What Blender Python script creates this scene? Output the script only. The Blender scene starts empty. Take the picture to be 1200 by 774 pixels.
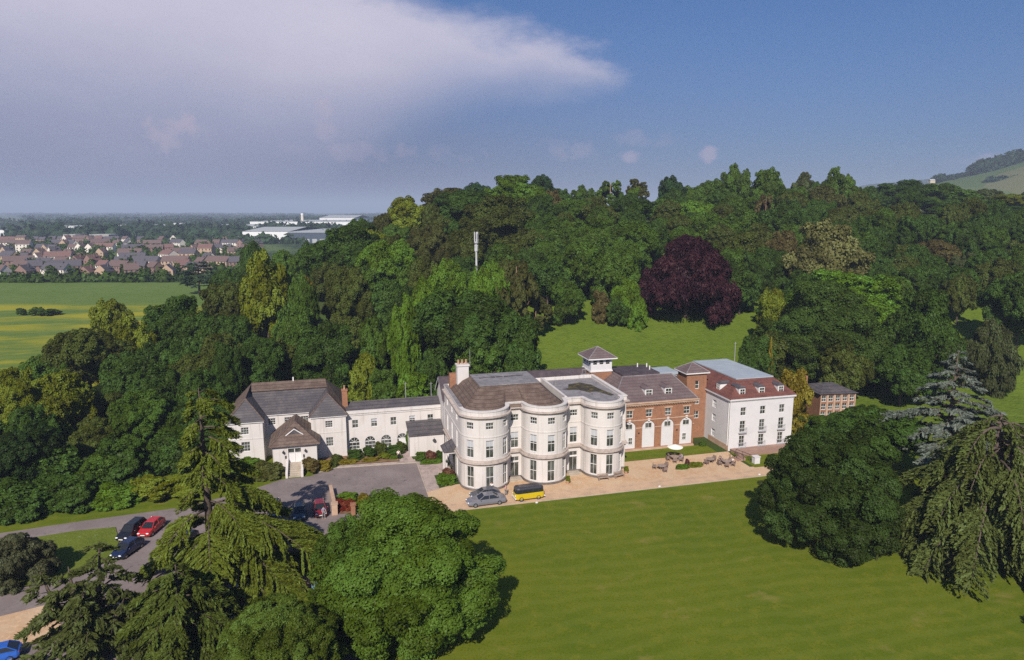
import bpy, math, random
import numpy as np
from mathutils import Vector, Matrix

R = math.radians
C = bpy.context.scene.collection
scene = bpy.context.scene

# ------------------------------------------------------------------ camera, sky, sun, exposure
CAM_H = 40.0
TILT = R(9.9)
YAW = R(15.0)                      # the house front is turned 15 degrees to the line of sight
CAMX, CAMY = -17.28, -94.24
FPX = 800.0

cam_d = bpy.data.cameras.new("camera")
cam = bpy.data.objects.new("camera", cam_d)
C.objects.link(cam)
cam.location = (CAMX, CAMY, CAM_H)
cam.rotation_euler = (math.pi / 2 - TILT, 0, -YAW)
cam_d.sensor_width = 36
cam_d.lens = 24
cam_d.clip_end = 60000
scene.camera = cam

SUN_EL = R(39)
SUN_PHI = R(66)                    # direction in which shadows fall, from +x towards +y
sx, sy = -math.cos(SUN_PHI), -math.sin(SUN_PHI)

world = bpy.data.worlds.new("World")
scene.world = world
world.use_nodes = True
wn = world.node_tree
wn.nodes.clear()


def node(nt, typ, **kw):
    n = nt.nodes.new(typ)
    for k, v in kw.items():
        if k == "inp":
            for kk, vv in v.items():
                n.inputs[kk].default_value = vv
        else:
            setattr(n, k, v)
    return n


def mth(nt, op, a, b=None, clamp=False):
    n = nt.nodes.new("ShaderNodeMath")
    n.operation = op
    n.use_clamp = clamp
    for i, x in enumerate((a, b)):
        if x is None:
            continue
        if isinstance(x, (int, float)):
            n.inputs[i].default_value = x
        else:
            nt.links.new(x, n.inputs[i])
    return n.outputs[0]


def smooth(nt, val, lo, hi):
    n = nt.nodes.new("ShaderNodeMapRange")
    n.interpolation_type = "SMOOTHSTEP"
    for i, x in ((0, val), (1, lo), (2, hi)):
        if isinstance(x, (int, float)):
            n.inputs[i].default_value = x
        else:
            nt.links.new(x, n.inputs[i])
    return n.outputs[0]


def mixc(nt, fac, a, b):
    n = nt.nodes.new("ShaderNodeMix")
    n.data_type = "RGBA"
    for i, x in ((0, fac), (6, a), (7, b)):
        if isinstance(x, tuple):
            n.inputs[i].default_value = (*x, 1) if len(x) == 3 else x
        elif isinstance(x, (int, float)):
            n.inputs[i].default_value = x
        else:
            nt.links.new(x, n.inputs[i])
    return n.outputs[2]


def build_sky():
    nt = wn
    L = nt.links
    sky = node(nt, "ShaderNodeTexSky", sky_type="NISHITA", sun_disc=False)
    sky.sun_elevation = SUN_EL
    sky.sun_rotation = math.atan2(sx, sy)
    sky.altitude = 50
    sky.air_density = 1.0
    sky.dust_density = 1.2
    sky.ozone_density = 1.5
    bg = node(nt, "ShaderNodeBackground")
    bg.inputs[1].default_value = 0.058
    tc = node(nt, "ShaderNodeTexCoord")
    sep = node(nt, "ShaderNodeSeparateXYZ")
    L.new(tc.outputs["Generated"], sep.inputs[0])
    x, y, z = sep.outputs
    # bearing measured from the line the valley lies on, and height above the horizon
    hx = mth(nt, "SUBTRACT", mth(nt, "MULTIPLY", x, math.cos(YAW)), mth(nt, "MULTIPLY", y, math.sin(YAW)))
    hy = mth(nt, "ADD", mth(nt, "MULTIPLY", x, math.sin(YAW)), mth(nt, "MULTIPLY", y, math.cos(YAW)))
    az = mth(nt, "ARCTAN2", hx, hy)
    el = mth(nt, "ARCSINE", z)
    n1 = node(nt, "ShaderNodeTexNoise", inp={"Scale": 7.0, "Detail": 7.0, "Roughness": 0.6})
    mp = node(nt, "ShaderNodeMapping")
    mp.inputs["Scale"].default_value = (1, 1, 2.2)
    L.new(tc.outputs["Generated"], mp.inputs[0])
    L.new(mp.outputs[0], n1.inputs["Vector"])
    nz = mth(nt, "SUBTRACT", n1.outputs[0], 0.5)
    # anvil cloud: upper and lower edges as curves of bearing
    def curve(val, pts):
        fc = node(nt, "ShaderNodeFloatCurve")
        c = fc.mapping.curves[0]
        for i, (a, b) in enumerate(pts):
            if i < 2:
                c.points[i].location = (a, b)
            else:
                c.points.new(a, b)
        for p in c.points:
            p.handle_type = "AUTO"
        fc.mapping.update()
        L.new(val, fc.inputs["Value"])
        return fc.outputs[0]
    a01 = mth(nt, "ADD", mth(nt, "MULTIPLY", az, 0.8), 0.6, True)       # az -0.75..0.5 -> 0..1
    aw = mth(nt, "ADD", a01, mth(nt, "MULTIPLY", nz, 0.16))
    top = mth(nt, "MULTIPLY", curve(aw, [(0, .80), (0.40, .69), (0.47, .60), (0.57, .538), (0.66, .47), (0.735, .367), (0.77, .30), (1.0, 0.0)]), 0.5)
    bot = mth(nt, "MULTIPLY", curve(aw, [(0, -.12), (0.35, -.02), (0.50, .18), (0.58, .262), (0.65, .285), (0.71, .312), (0.745, .352), (0.77, .40), (1.0, .8)]), 0.5)
    elw = mth(nt, "ADD", el, mth(nt, "MULTIPLY", nz, 0.075))
    up = smooth(nt, mth(nt, "SUBTRACT", top, elw), -0.012, 0.050)
    wid = mth(nt, "ADD", 0.03, mth(nt, "MULTIPLY", mth(nt, "SUBTRACT", 0.74, a01, True), 0.42))
    low = nt.nodes.new("ShaderNodeMapRange")
    low.interpolation_type = "SMOOTHSTEP"
    L.new(mth(nt, "SUBTRACT", elw, bot), low.inputs[0])
    low.inputs[1].default_value = -0.006
    L.new(wid, low.inputs[2])
    anvil = mth(nt, "MULTIPLY", up, low.outputs[0])
    n2 = node(nt, "ShaderNodeTexNoise", inp={"Scale": 3.2, "Detail": 5.0, "Roughness": 0.55})
    L.new(mp.outputs[0], n2.inputs["Vector"])
    dens = mth(nt, "MULTIPLY", anvil, mth(nt, "ADD", 0.66, mth(nt, "MULTIPLY", n2.outputs[0], 0.46)), True)
    # a few small pinkish cumulus low over the horizon, at given bearings
    n3 = node(nt, "ShaderNodeTexNoise", inp={"Scale": 34.0, "Detail": 5.0, "Roughness": 0.55})
    L.new(tc.outputs["Generated"], n3.inputs["Vector"])
    cum = None
    for (a0, e0, ra, re, k) in ((-.448, .098, .045, .030, .75), (-.255, .118, .030, .034, .45), (-.19, .080, .16, .016, .40), (.168, .076, .028, .011, .85), (.272, .076, .014, .013, .95), (.60, .057, .05, .010, .5), (.08, .085, .05, .02, .4), (.185, .098, .05, .014, .3)):
        da = mth(nt, "MULTIPLY", mth(nt, "SUBTRACT", az, a0), 1 / ra)
        de = mth(nt, "MULTIPLY", mth(nt, "SUBTRACT", el, e0), 1 / re)
        r2 = mth(nt, "ADD", mth(nt, "MULTIPLY", da, da), mth(nt, "MULTIPLY", de, de))
        g = mth(nt, "SUBTRACT", 1.0, mth(nt, "MULTIPLY", r2, 1.0))
        w = mth(nt, "MULTIPLY", smooth(nt, mth(nt, "ADD", mth(nt, "MULTIPLY", g, .55), mth(nt, "MULTIPLY", mth(nt, "SUBTRACT", n3.outputs[0], .5), 2.6)), .05, .75), k)
        w = mth(nt, "MULTIPLY", w, smooth(nt, g, -.6, .3))
        cum = w if cum is None else mth(nt, "MAXIMUM", cum, w)
    cum = mth(nt, "MULTIPLY", cum, .5)
    # haze belt of the lower sky
    belt = mth(nt, "SUBTRACT", 1.0, smooth(nt, el, -0.02, 0.34))
    side = mth(nt, "SUBTRACT", 1.0, smooth(nt, az, -0.35, 0.5))
    belt = mth(nt, "MULTIPLY", belt, mth(nt, "ADD", 0.50, mth(nt, "MULTIPLY", side, 0.45)))
    col = mixc(nt, 1.0, sky.outputs[0], (0.42, 0.72, 1.15))
    col.node.blend_type = "MULTIPLY"
    col = mixc(nt, belt, col, (1.75, 1.7, 3.4))
    lite = mixc(nt, smooth(nt, elw, 0.10, 0.26), (6.5, 6.3, 8.1), (9.0, 8.5, 10.2))
    col = mixc(nt, dens, col, lite)
    col = mixc(nt, cum, col, (8.2, 6.4, 7.8))
    L.new(col, bg.inputs[0])
    out = node(nt, "ShaderNodeOutputWorld")
    L.new(bg.outputs[0], out.inputs[0])


build_sky()

sun_d = bpy.data.lights.new("sun", "SUN")
sun_d.energy = 4.8
sun_d.angle = R(0.5)
sun_d.color = (1.0, 0.92, 0.83)
sun = bpy.data.objects.new("sun", sun_d)
C.objects.link(sun)
sd = Vector((-sx * math.cos(SUN_EL), -sy * math.cos(SUN_EL), -math.sin(SUN_EL)))
sun.rotation_euler = sd.to_track_quat("-Z", "Y").to_euler()
sun.location = (-40, -120, 90)

scene.view_settings.view_transform = "Standard"
scene.view_settings.look = "None"
scene.view_settings.exposure = 0.3
scene.view_settings.gamma = 1.0
scene.view_settings.use_curve_mapping = False
scene.cycles.max_bounces = 5
scene.cycles.diffuse_bounces = 2
scene.cycles.glossy_bounces = 2
scene.cycles.transmission_bounces = 2
scene.cycles.volume_bounces = 0
scene.cycles.transparent_max_bounces = 4
scene.cycles.use_denoising = False
scene.cycles.sample_clamp_indirect = 4

# ------------------------------------------------------------------ geometry of the site
cY, sY = math.cos(YAW), math.sin(YAW)


def c2l(xc, yc):
    """camera-heading ground coordinates -> site coordinates (x along the house front, y behind it)"""
    return (CAMX + xc * cY + yc * sY, CAMY - xc * sY + yc * cY)


def l2c(x, y):
    x -= CAMX
    y -= CAMY
    return (x * cY - y * sY, x * sY + y * cY)


def sstep(a, b, x):
    t = min(1, max(0, (x - a) / (b - a)))
    return t * t * (3 - 2 * t)


PROF = [(0, 0), (122, 0), (140, 1.2), (180, 10.6), (225, 24), (270, 35), (310, 39), (420, 40), (520, 30), (700, 8), (800, 0), (99999, 0)]


def ground_c(xc, yc):
    for (a, ha), (b, hb) in zip(PROF, PROF[1:]):
        if a <= yc <= b:
            h = ha + (hb - ha) * (yc - a) / (b - a)
            break
    else:
        h = 0
    w = sstep(-125, -35, xc + 0.0 * yc)
    if xc > 260:
        w *= 1 - sstep(350, 600, xc)
    return h * w


def ground(x, y):
    return ground_c(*l2c(x, y))


def ray(u, v):
    b = -(v - 387) / FPX
    return ((u - 600) / FPX, math.cos(TILT) + b * math.sin(TILT), -math.sin(TILT) + b * math.cos(TILT))


def G(u, v, z=0.0):
    d = ray(u, v)
    t = (z - CAM_H) / d[2]
    return c2l(d[0] * t, d[1] * t)


def at(u, v, Y):
    d = ray(u, v)
    t = Y / d[1]
    x, y = c2l(d[0] * t, Y)
    return (x, y, CAM_H + d[2] * t)


# ------------------------------------------------------------------ mesh helpers
class MB:
    def __init__(s):
        s.v = []
        s.f = []
        s.m = []

    def face(s, pts, mi=0):
        i = len(s.v)
        s.v += [tuple(p) for p in pts]
        s.f.append(tuple(range(i, i + len(pts))))
        s.m.append(mi)

    def box(s, x0, y0, z0, x1, y1, z1, mi=0):
        i = len(s.v)
        s.v += [(x0, y0, z0), (x1, y0, z0), (x1, y1, z0), (x0, y1, z0), (x0, y0, z1), (x1, y0, z1), (x1, y1, z1), (x0, y1, z1)]
        for q in ((0, 3, 2, 1), (4, 5, 6, 7), (0, 1, 5, 4), (1, 2, 6, 5), (2, 3, 7, 6), (3, 0, 4, 7)):
            s.f.append(tuple(i + k for k in q))
            s.m.append(mi)

    def prism(s, poly, z0, z1, mi=0):
        n = len(poly)
        i = len(s.v)
        s.v += [(p[0], p[1], z0) for p in poly] + [(p[0], p[1], z1) for p in poly]
        s.f.append(tuple(i + k for k in range(n - 1, -1, -1)))
        s.f.append(tuple(i + n + k for k in range(n)))
        s.m += [mi, mi]
        for k in range(n):
            k2 = (k + 1) % n
            s.f.append((i + k, i + k2, i + n + k2, i + n + k))
            s.m.append(mi)

    def tube(s, pts, rad, n=8, mi=0, cap=True):
        i0 = len(s.v)
        P = [Vector(p) for p in pts]
        for k, p in enumerate(P):
            t = (P[min(k + 1, len(P) - 1)] - P[max(k - 1, 0)]).normalized()
            a = Vector((0, 0, 1)) if abs(t.z) < 0.9 else Vector((1, 0, 0))
            e1 = t.cross(a).normalized()
            e2 = t.cross(e1)
            r = rad[k] if isinstance(rad, (list, tuple)) else rad
            for j in range(n):
                q = p + e1 * (r * math.cos(2 * math.pi * j / n)) + e2 * (r * math.sin(2 * math.pi * j / n))
                s.v.append(tuple(q))
        for k in range(len(P) - 1):
            for j in range(n):
                j2 = (j + 1) % n
                s.f.append((i0 + k * n + j, i0 + k * n + j2, i0 + (k + 1) * n + j2, i0 + (k + 1) * n + j))
                s.m.append(mi)
        if cap:
            s.f.append(tuple(i0 + j for j in range(n - 1, -1, -1)))
            s.f.append(tuple(i0 + (len(P) - 1) * n + j for j in range(n)))
            s.m += [mi, mi]

    def lathe(s, prof, c=(0, 0, 0), n=16, mi=0):
        i0 = len(s.v)
        for r, z in prof:
            for j in range(n):
                a = 2 * math.pi * j / n
                s.v.append((c[0] + r * math.cos(a), c[1] + r * math.sin(a), c[2] + z))
        for k in range(len(prof) - 1):
            for j in range(n):
                j2 = (j + 1) % n
                s.f.append((i0 + k * n + j, i0 + k * n + j2, i0 + (k + 1) * n + j2, i0 + (k + 1) * n + j))
                s.m.append(mi)
        s.f.append(tuple(i0 + j for j in range(n - 1, -1, -1)))
        s.f.append(tuple(i0 + (len(prof) - 1) * n + j for j in range(n)))
        s.m += [mi, mi]

    def ball(s, c, r, n=10, k=6, mi=0):
        rx, ry, rz = r if isinstance(r, (list, tuple)) else (r, r, r)
        i0 = len(s.v)
        for a in range(k + 1):
            th = math.pi * a / k
            for j in range(n):
                ph = 2 * math.pi * j / n
                s.v.append((c[0] + rx * max(.02, math.sin(th)) * math.cos(ph), c[1] + ry * max(.02, math.sin(th)) * math.sin(ph), c[2] - rz * math.cos(th)))
        for a in range(k):
            for j in range(n):
                j2 = (j + 1) % n
                s.f.append((i0 + a * n + j, i0 + a * n + j2, i0 + (a + 1) * n + j2, i0 + (a + 1) * n + j))
                s.m.append(mi)

    def mesh(s, name, mats, smooth=False):
        me = bpy.data.meshes.new(name)
        me.from_pydata(s.v, [], s.f)
        if not isinstance(mats, (list, tuple)):
            mats = [mats]
        for m in mats:
            me.materials.append(m)
        if len(mats) > 1:
            me.polygons.foreach_set("material_index", s.m)
        if smooth:
            me.polygons.foreach_set("use_smooth", [True] * len(s.f))
        me.update()
        return me

    def build(s, name, mats, parent=None, loc=(0, 0, 0), rz=0, smooth=False):
        return link(name, s.mesh(name, mats, smooth), parent, loc, rz)


def link(name, me, parent=None, loc=(0, 0, 0), rz=0):
    o = bpy.data.objects.new(name, me)
    C.objects.link(o)
    if parent is not None:
        o.parent = parent
    o.location = loc
    o.rotation_euler = (0, 0, rz)
    return o


def tag(o, label=None, cat=None, group=None, kind=None):
    if label:
        o["label"] = label
    if cat:
        o["category"] = cat
    if group:
        o["group"] = group
    if kind:
        o["kind"] = kind
    return o


def thing(name, label, cat, loc=(0, 0, 0), rz=0, group=None):
    o = bpy.data.objects.new(name, None)
    C.objects.link(o)
    o.empty_display_size = 0.5
    o.location = loc
    o.rotation_euler = (0, 0, rz)
    return tag(o, label, cat, group)


def dup(root, loc, rz, label, group=None, scale=None, color=None):
    r = root.copy()
    C.objects.link(r)
    r.location = loc
    r.rotation_euler = (0, 0, rz)
    r["label"] = label
    if group:
        r["group"] = group
    elif "group" in r:
        del r["group"]
    if scale:
        r.scale = scale
    for ch in root.children:
        c = ch.copy()
        C.objects.link(c)
        c.parent = r
        if color:
            c.color = (*color, 1)
        for g in ch.children:
            d = g.copy()
            C.objects.link(d)
            d.parent = c
    return r


# ------------------------------------------------------------------ materials
def mat(name, base, rough=0.8, noise=None, bump=None, spec=0.3, metal=0.0, extra=None):
    """Principled with world-position noise: noise=(scale, colour2, lo, hi) list"""
    m = bpy.data.materials.new(name)
    m.use_nodes = True
    nt = m.node_tree
    b = nt.nodes["Principled BSDF"]
    b.inputs["Roughness"].default_value = rough
    b.inputs["Specular IOR Level"].default_value = spec
    b.inputs["Metallic"].default_value = metal
    col = (*base, 1) if len(base) == 3 else base
    b.inputs["Base Color"].default_value = col
    if noise or bump or extra:
        geo = node(nt, "ShaderNodeNewGeometry")
        cur = tuple(base)
        for (sc, c2, lo, hi) in (noise or []):
            n = node(nt, "ShaderNodeTexNoise", inp={"Scale": sc, "Detail": 5.0, "Roughness": 0.62})
            nt.links.new(geo.outputs["Position"], n.inputs["Vector"])
            cur = mixc(nt, smooth(nt, n.outputs[0], lo, hi), cur, c2)
        if extra:
            cur = extra(nt, geo, cur)
        if not isinstance(cur, tuple):
            nt.links.new(cur, b.inputs["Base Color"])
        if bump:
            n = node(nt, "ShaderNodeTexNoise", inp={"Scale": bump[0], "Detail": 4.0})
            nt.links.new(geo.outputs["Position"], n.inputs["Vector"])
            bp = node(nt, "ShaderNodeBump", inp={"Strength": bump[1], "Distance": bump[2]})
            nt.links.new(n.outputs[0], bp.inputs["Height"])
            nt.links.new(bp.outputs[0], b.inputs["Normal"])
    return m


def rows(scale, axis, dark, amt):
    """courses of slates, tiles or boards: thin darker lines along one object axis"""
    def f(nt, geo, cur):
        tc = node(nt, "ShaderNodeTexCoord")
        sp = node(nt, "ShaderNodeSeparateXYZ")
        nt.links.new(tc.outputs["Object"], sp.inputs[0])
        fr = mth(nt, "FRACT", mth(nt, "MULTIPLY", sp.outputs[axis], scale))
        return mixc(nt, mth(nt, "MULTIPLY", mth(nt, "LESS_THAN", fr, 0.16), amt), cur, dark)
    return f


def bricks(nt, geo, cur):
    tc = node(nt, "ShaderNodeTexCoord")
    sp = node(nt, "ShaderNodeSeparateXYZ")
    nt.links.new(tc.outputs["Object"], sp.inputs[0])
    cb = node(nt, "ShaderNodeCombineXYZ")
    nt.links.new(mth(nt, "ADD", sp.outputs[0], sp.outputs[1]), cb.inputs[0])
    nt.links.new(sp.outputs[2], cb.inputs[1])
    b = node(nt, "ShaderNodeTexBrick", inp={"Scale": 4.0, "Mortar Size": 0.012, "Color1": (0.9, 0.9, 0.9, 1), "Color2": (1.15, 1.1, 1.05, 1), "Mortar": (1.25, 1.35, 1.4, 1)})
    nt.links.new(cb.outputs[0], b.inputs["Vector"])
    o = mixc(nt, 1.0, cur, b.outputs[0])
    o.node.blend_type = "MULTIPLY"
    return o


def streaks(nt, geo, cur):
    """rain streaks on render: noise stretched downwards"""
    mp = node(nt, "ShaderNodeMapping")
    mp.inputs["Scale"].default_value = (2.2, 2.2, 0.12)
    nt.links.new(geo.outputs["Position"], mp.inputs[0])
    n = node(nt, "ShaderNodeTexNoise", inp={"Scale": 1.0, "Detail": 4.0})
    nt.links.new(mp.outputs[0], n.inputs["Vector"])
    return mixc(nt, smooth(nt, n.outputs[0], 0.50, 0.80), cur, (0.43, 0.385, 0.35))


def tracks(nt, geo, cur):
    """faint wheel tracks along the drive"""
    sp = node(nt, "ShaderNodeSeparateXYZ")
    nt.links.new(geo.outputs["Position"], sp.inputs[0])
    nz = node(nt, "ShaderNodeTexNoise", inp={"Scale": 0.12, "Detail": 3.0})
    nt.links.new(geo.outputs["Position"], nz.inputs["Vector"])
    w = mth(nt, "SINE", mth(nt, "MULTIPLY", mth(nt, "ADD", sp.outputs[1], mth(nt, "MULTIPLY", nz.outputs[0], 1.6)), 4.2))
    n2 = node(nt, "ShaderNodeTexNoise", inp={"Scale": 0.5, "Detail": 5.0})
    nt.links.new(geo.outputs["Position"], n2.inputs["Vector"])
    k = mth(nt, "MULTIPLY", smooth(nt, w, 0.35, 0.95), smooth(nt, n2.outputs[0], 0.35, 0.65))
    return mixc(nt, mth(nt, "MULTIPLY", k, 0.45), cur, (0.34, 0.255, 0.185))


def patches(nt, geo, cur):
    """repairs, oil stains and worn lanes on tarmac"""
    n = node(nt, "ShaderNodeTexNoise", inp={"Scale": 0.22, "Detail": 6.0, "Roughness": 0.7})
    nt.links.new(geo.outputs["Position"], n.inputs["Vector"])
    cur = mixc(nt, mth(nt, "MULTIPLY", smooth(nt, n.outputs[0], 0.52, 0.60), 0.5), cur, (0.24, 0.20, 0.19))
    n = node(nt, "ShaderNodeTexNoise", inp={"Scale": 1.1, "Detail": 3.0})
    nt.links.new(geo.outputs["Position"], n.inputs["Vector"])
    return mixc(nt, mth(nt, "MULTIPLY", smooth(nt, n.outputs[0], 0.64, 0.72), 0.6), cur, (0.085, 0.072, 0.07))


M = {}
M["stucco"] = mat("cream_stucco", (0.60, 0.562, 0.535), 0.7, [(0.5, (0.565, 0.525, 0.49), 0.4, 0.7)], extra=streaks)
M["white"] = mat("white_render", (0.60, 0.585, 0.59), 0.7, [(0.6, (0.56, 0.545, 0.55), 0.45, 0.7)])
M["trim"] = mat("white_paint", (0.68, 0.66, 0.64), 0.5)
M["cornice"] = mat("weathered_cornice", (0.46, 0.39, 0.345), 0.8, [(1.2, (0.32, 0.27, 0.235), 0.42, 0.7)])
M["plinth"] = mat("dark_plinth", (0.12, 0.10, 0.09), 0.8, [(1.0, (0.2, 0.17, 0.15), 0.4, 0.7)])
M["slate"] = mat("grey_slate", (0.070, 0.064, 0.070), 0.6, [(0.6, (0.115, 0.10, 0.10), 0.35, 0.7), (4.0, (0.055, 0.05, 0.055), 0.5, 0.7)], extra=rows(3.0, 2, (0.035, 0.03, 0.033), 0.7))
M["slate_purple"] = mat("purple_slate", (0.125, 0.088, 0.088), 0.6, [(0.5, (0.16, 0.12, 0.115), 0.35, 0.7), (5.0, (0.09, 0.065, 0.067), 0.5, 0.7)], extra=rows(3.0, 2, (0.06, 0.045, 0.045), 0.6))
M["tile_brown"] = mat("brown_tile", (0.105, 0.070, 0.055), 0.75, [(0.9, (0.16, 0.115, 0.09), 0.35, 0.65), (6.0, (0.07, 0.047, 0.04), 0.5, 0.7)], extra=rows(2.6, 2, (0.05, 0.035, 0.03), 0.7))
M["tile_red"] = mat("red_tile", (0.150, 0.058, 0.045), 0.75, [(0.7, (0.10, 0.040, 0.034), 0.4, 0.65), (5.0, (0.20, 0.088, 0.068), 0.5, 0.72)], extra=rows(2.8, 2, (0.09, 0.035, 0.03), 0.6))
M["lead"] = mat("grey_lead_roof", (0.20, 0.185, 0.19), 0.55, [(0.5, (0.27, 0.25, 0.25), 0.4, 0.65), (1.6, (0.14, 0.13, 0.135), 0.52, 0.7)])
M["felt"] = mat("dark_roof_felt", (0.06, 0.045, 0.052), 0.8, [(0.7, (0.09, 0.07, 0.075), 0.4, 0.7)])
M["membrane"] = mat("pale_grey_roof_sheet", (0.33, 0.37, 0.41), 0.5, [(0.35, (0.38, 0.42, 0.46), 0.4, 0.7), (2.0, (0.29, 0.33, 0.37), 0.55, 0.7)], extra=rows(0.8, 1, (0.27, 0.31, 0.35), 0.5))
M["puddle"] = mat("mossy_roof_puddle", (0.05, 0.042, 0.028), 0.7, [(0.8, (0.12, 0.10, 0.04), 0.45, 0.65), (2.5, (0.03, 0.028, 0.024), 0.5, 0.7)], spec=0.2)
M["brick"] = mat("orange_brick", (0.245, 0.122, 0.072), 0.85, [(0.5, (0.30, 0.145, 0.08), 0.4, 0.65), (2.5, (0.20, 0.088, 0.055), 0.5, 0.72)], extra=bricks)
M["brick_trim"] = mat("buff_stone_trim", (0.42, 0.28, 0.19), 0.85, [(1.0, (0.48, 0.34, 0.25), 0.4, 0.65)])
M["stone"] = mat("pale_stone", (0.42, 0.36, 0.29), 0.85, [(1.0, (0.33, 0.28, 0.22), 0.4, 0.7)])
M["glass"] = mat("window_glass", (0.03, 0.034, 0.028), 0.06, [(0.45, (0.10, 0.105, 0.095), 0.42, 0.6)], spec=0.6)
M["blind"] = mat("window_blind", (0.42, 0.43, 0.45), 0.8)
M["door_dark"] = mat("dark_door", (0.035, 0.035, 0.04), 0.4)
M["iron"] = mat("black_iron", (0.03, 0.03, 0.032), 0.5)
M["railing"] = mat("grey_railing", (0.32, 0.32, 0.33), 0.5)
M["terracotta"] = mat("terracotta_pot", (0.42, 0.24, 0.15), 0.8)
M["bark"] = mat("bark", (0.10, 0.075, 0.055), 0.9, [(3.0, (0.055, 0.04, 0.03), 0.4, 0.65)])
M["bark_red"] = mat("pine_bark", (0.30, 0.17, 0.11), 0.9, [(3.0, (0.2, 0.11, 0.08), 0.4, 0.65)])
M["bark_pale"] = mat("cedar_bark", (0.10, 0.075, 0.06), 0.9, [(3.0, (0.10, 0.07, 0.055), 0.4, 0.65)])
M["asphalt"] = mat("worn_asphalt", (0.185, 0.148, 0.142), 0.9, [(0.25, (0.22, 0.178, 0.168), 0.4, 0.65), (3.0, (0.155, 0.125, 0.12), 0.5, 0.75), (9.0, (0.23, 0.19, 0.18), 0.6, 0.8)], bump=(20, 0.3, 0.02), extra=patches)
M["gravel"] = mat("tan_gravel", (0.52, 0.375, 0.24), 0.95, [(0.35, (0.48, 0.30, 0.17), 0.4, 0.65), (2.2, (0.62, 0.41, 0.25), 0.5, 0.7), (9.0, (0.28, 0.20, 0.13), 0.55, 0.75)], bump=(25, 0.4, 0.03))
M["gravel_path"] = mat("worn_gravel", (0.54, 0.365, 0.235), 0.95, [(0.5, (0.45, 0.31, 0.20), 0.4, 0.65), (4.0, (0.60, 0.42, 0.28), 0.5, 0.72), (9.0, (0.25, 0.19, 0.13), 0.55, 0.75)], bump=(25, 0.4, 0.03), extra=tracks)

M["paving"] = mat("pink_paving", (0.40, 0.31, 0.275), 0.9, [(0.8, (0.25, 0.2, 0.18), 0.4, 0.7)])
M["terrace"] = mat("red_paving", (0.27, 0.165, 0.125), 0.9, [(0.8, (0.33, 0.21, 0.16), 0.4, 0.7)])
M["soil"] = mat("bare_soil", (0.16, 0.085, 0.045), 0.95, [(0.5, (0.22, 0.13, 0.07), 0.4, 0.6), (3.0, (0.10, 0.08, 0.03), 0.5, 0.7)])


def lawn_extra(nt, geo, cur):
    sp = node(nt, "ShaderNodeSeparateXYZ")
    nt.links.new(geo.outputs["Position"], sp.inputs[0])
    nz = node(nt, "ShaderNodeTexNoise", inp={"Scale": 0.09, "Detail": 3.0})
    nt.links.new(geo.outputs["Position"], nz.inputs["Vector"])
    d = mth(nt, "ADD", mth(nt, "ADD", mth(nt, "MULTIPLY", sp.outputs[1], 1.0), mth(nt, "MULTIPLY", sp.outputs[0], 0.06)), mth(nt, "MULTIPLY", nz.outputs[0], 5.0))
    w = mth(nt, "SINE", mth(nt, "MULTIPLY", d, 2.9))
    cur = mixc(nt, mth(nt, "MULTIPLY", smooth(nt, w, -0.4, 0.9), 0.30), cur, (0.14, 0.160, 0.02))
    # worn patches
    n = node(nt, "ShaderNodeTexNoise", inp={"Scale": 0.28, "Detail": 4.0, "Roughness": 0.55})
    mp = node(nt, "ShaderNodeMapping")
    mp.inputs["Scale"].default_value = (0.6, 1.0, 1)
    nt.links.new(geo.outputs["Position"], mp.inputs[0])
    nt.links.new(mp.outputs[0], n.inputs["Vector"])
    return mixc(nt, mth(nt, "MULTIPLY", smooth(nt, n.outputs[0], 0.60, 0.74), 0.55), cur, (0.22, 0.18, 0.05))


M["lawn"] = mat("mown_lawn", (0.110, 0.135, 0.008), 0.95, [(0.05, (0.084, 0.120, 0.007), 0.4, 0.62), (0.6, (0.134, 0.146, 0.011), 0.45, 0.7), (4.0, (0.076, 0.102, 0.006), 0.48, 0.68)], bump=(3.5, 0.25, 0.06), spec=0.1, extra=lawn_extra)
M["meadow"] = mat("rough_meadow", (0.096, 0.142, 0.013), 0.95, [(0.05, (0.112, 0.158, 0.017), 0.4, 0.65), (0.5, (0.074, 0.115, 0.010), 0.45, 0.7), (2.5, (0.125, 0.160, 0.026), 0.52, 0.75)], bump=(1.6, 0.8, 0.5), spec=0.1)


def verge_extra(nt, geo, cur):
    n = node(nt, "ShaderNodeTexNoise", inp={"Scale": 1.4, "Detail": 6.0, "Roughness": 0.7})
    nt.links.new(geo.outputs["Position"], n.inputs["Vector"])
    return mixc(nt, mth(nt, "MULTIPLY", smooth(nt, n.outputs[0], 0.58, 0.7), 0.55), cur, (0.26, 0.30, 0.16))


M["verge"] = mat("daisy_verge", (0.120, 0.150, 0.020), 0.95, [(0.3, (0.095, 0.125, 0.016), 0.4, 0.65), (4.0, (0.14, 0.17, 0.03), 0.5, 0.75)], bump=(5, 0.6, 0.15), spec=0.1, extra=verge_extra)


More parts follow.
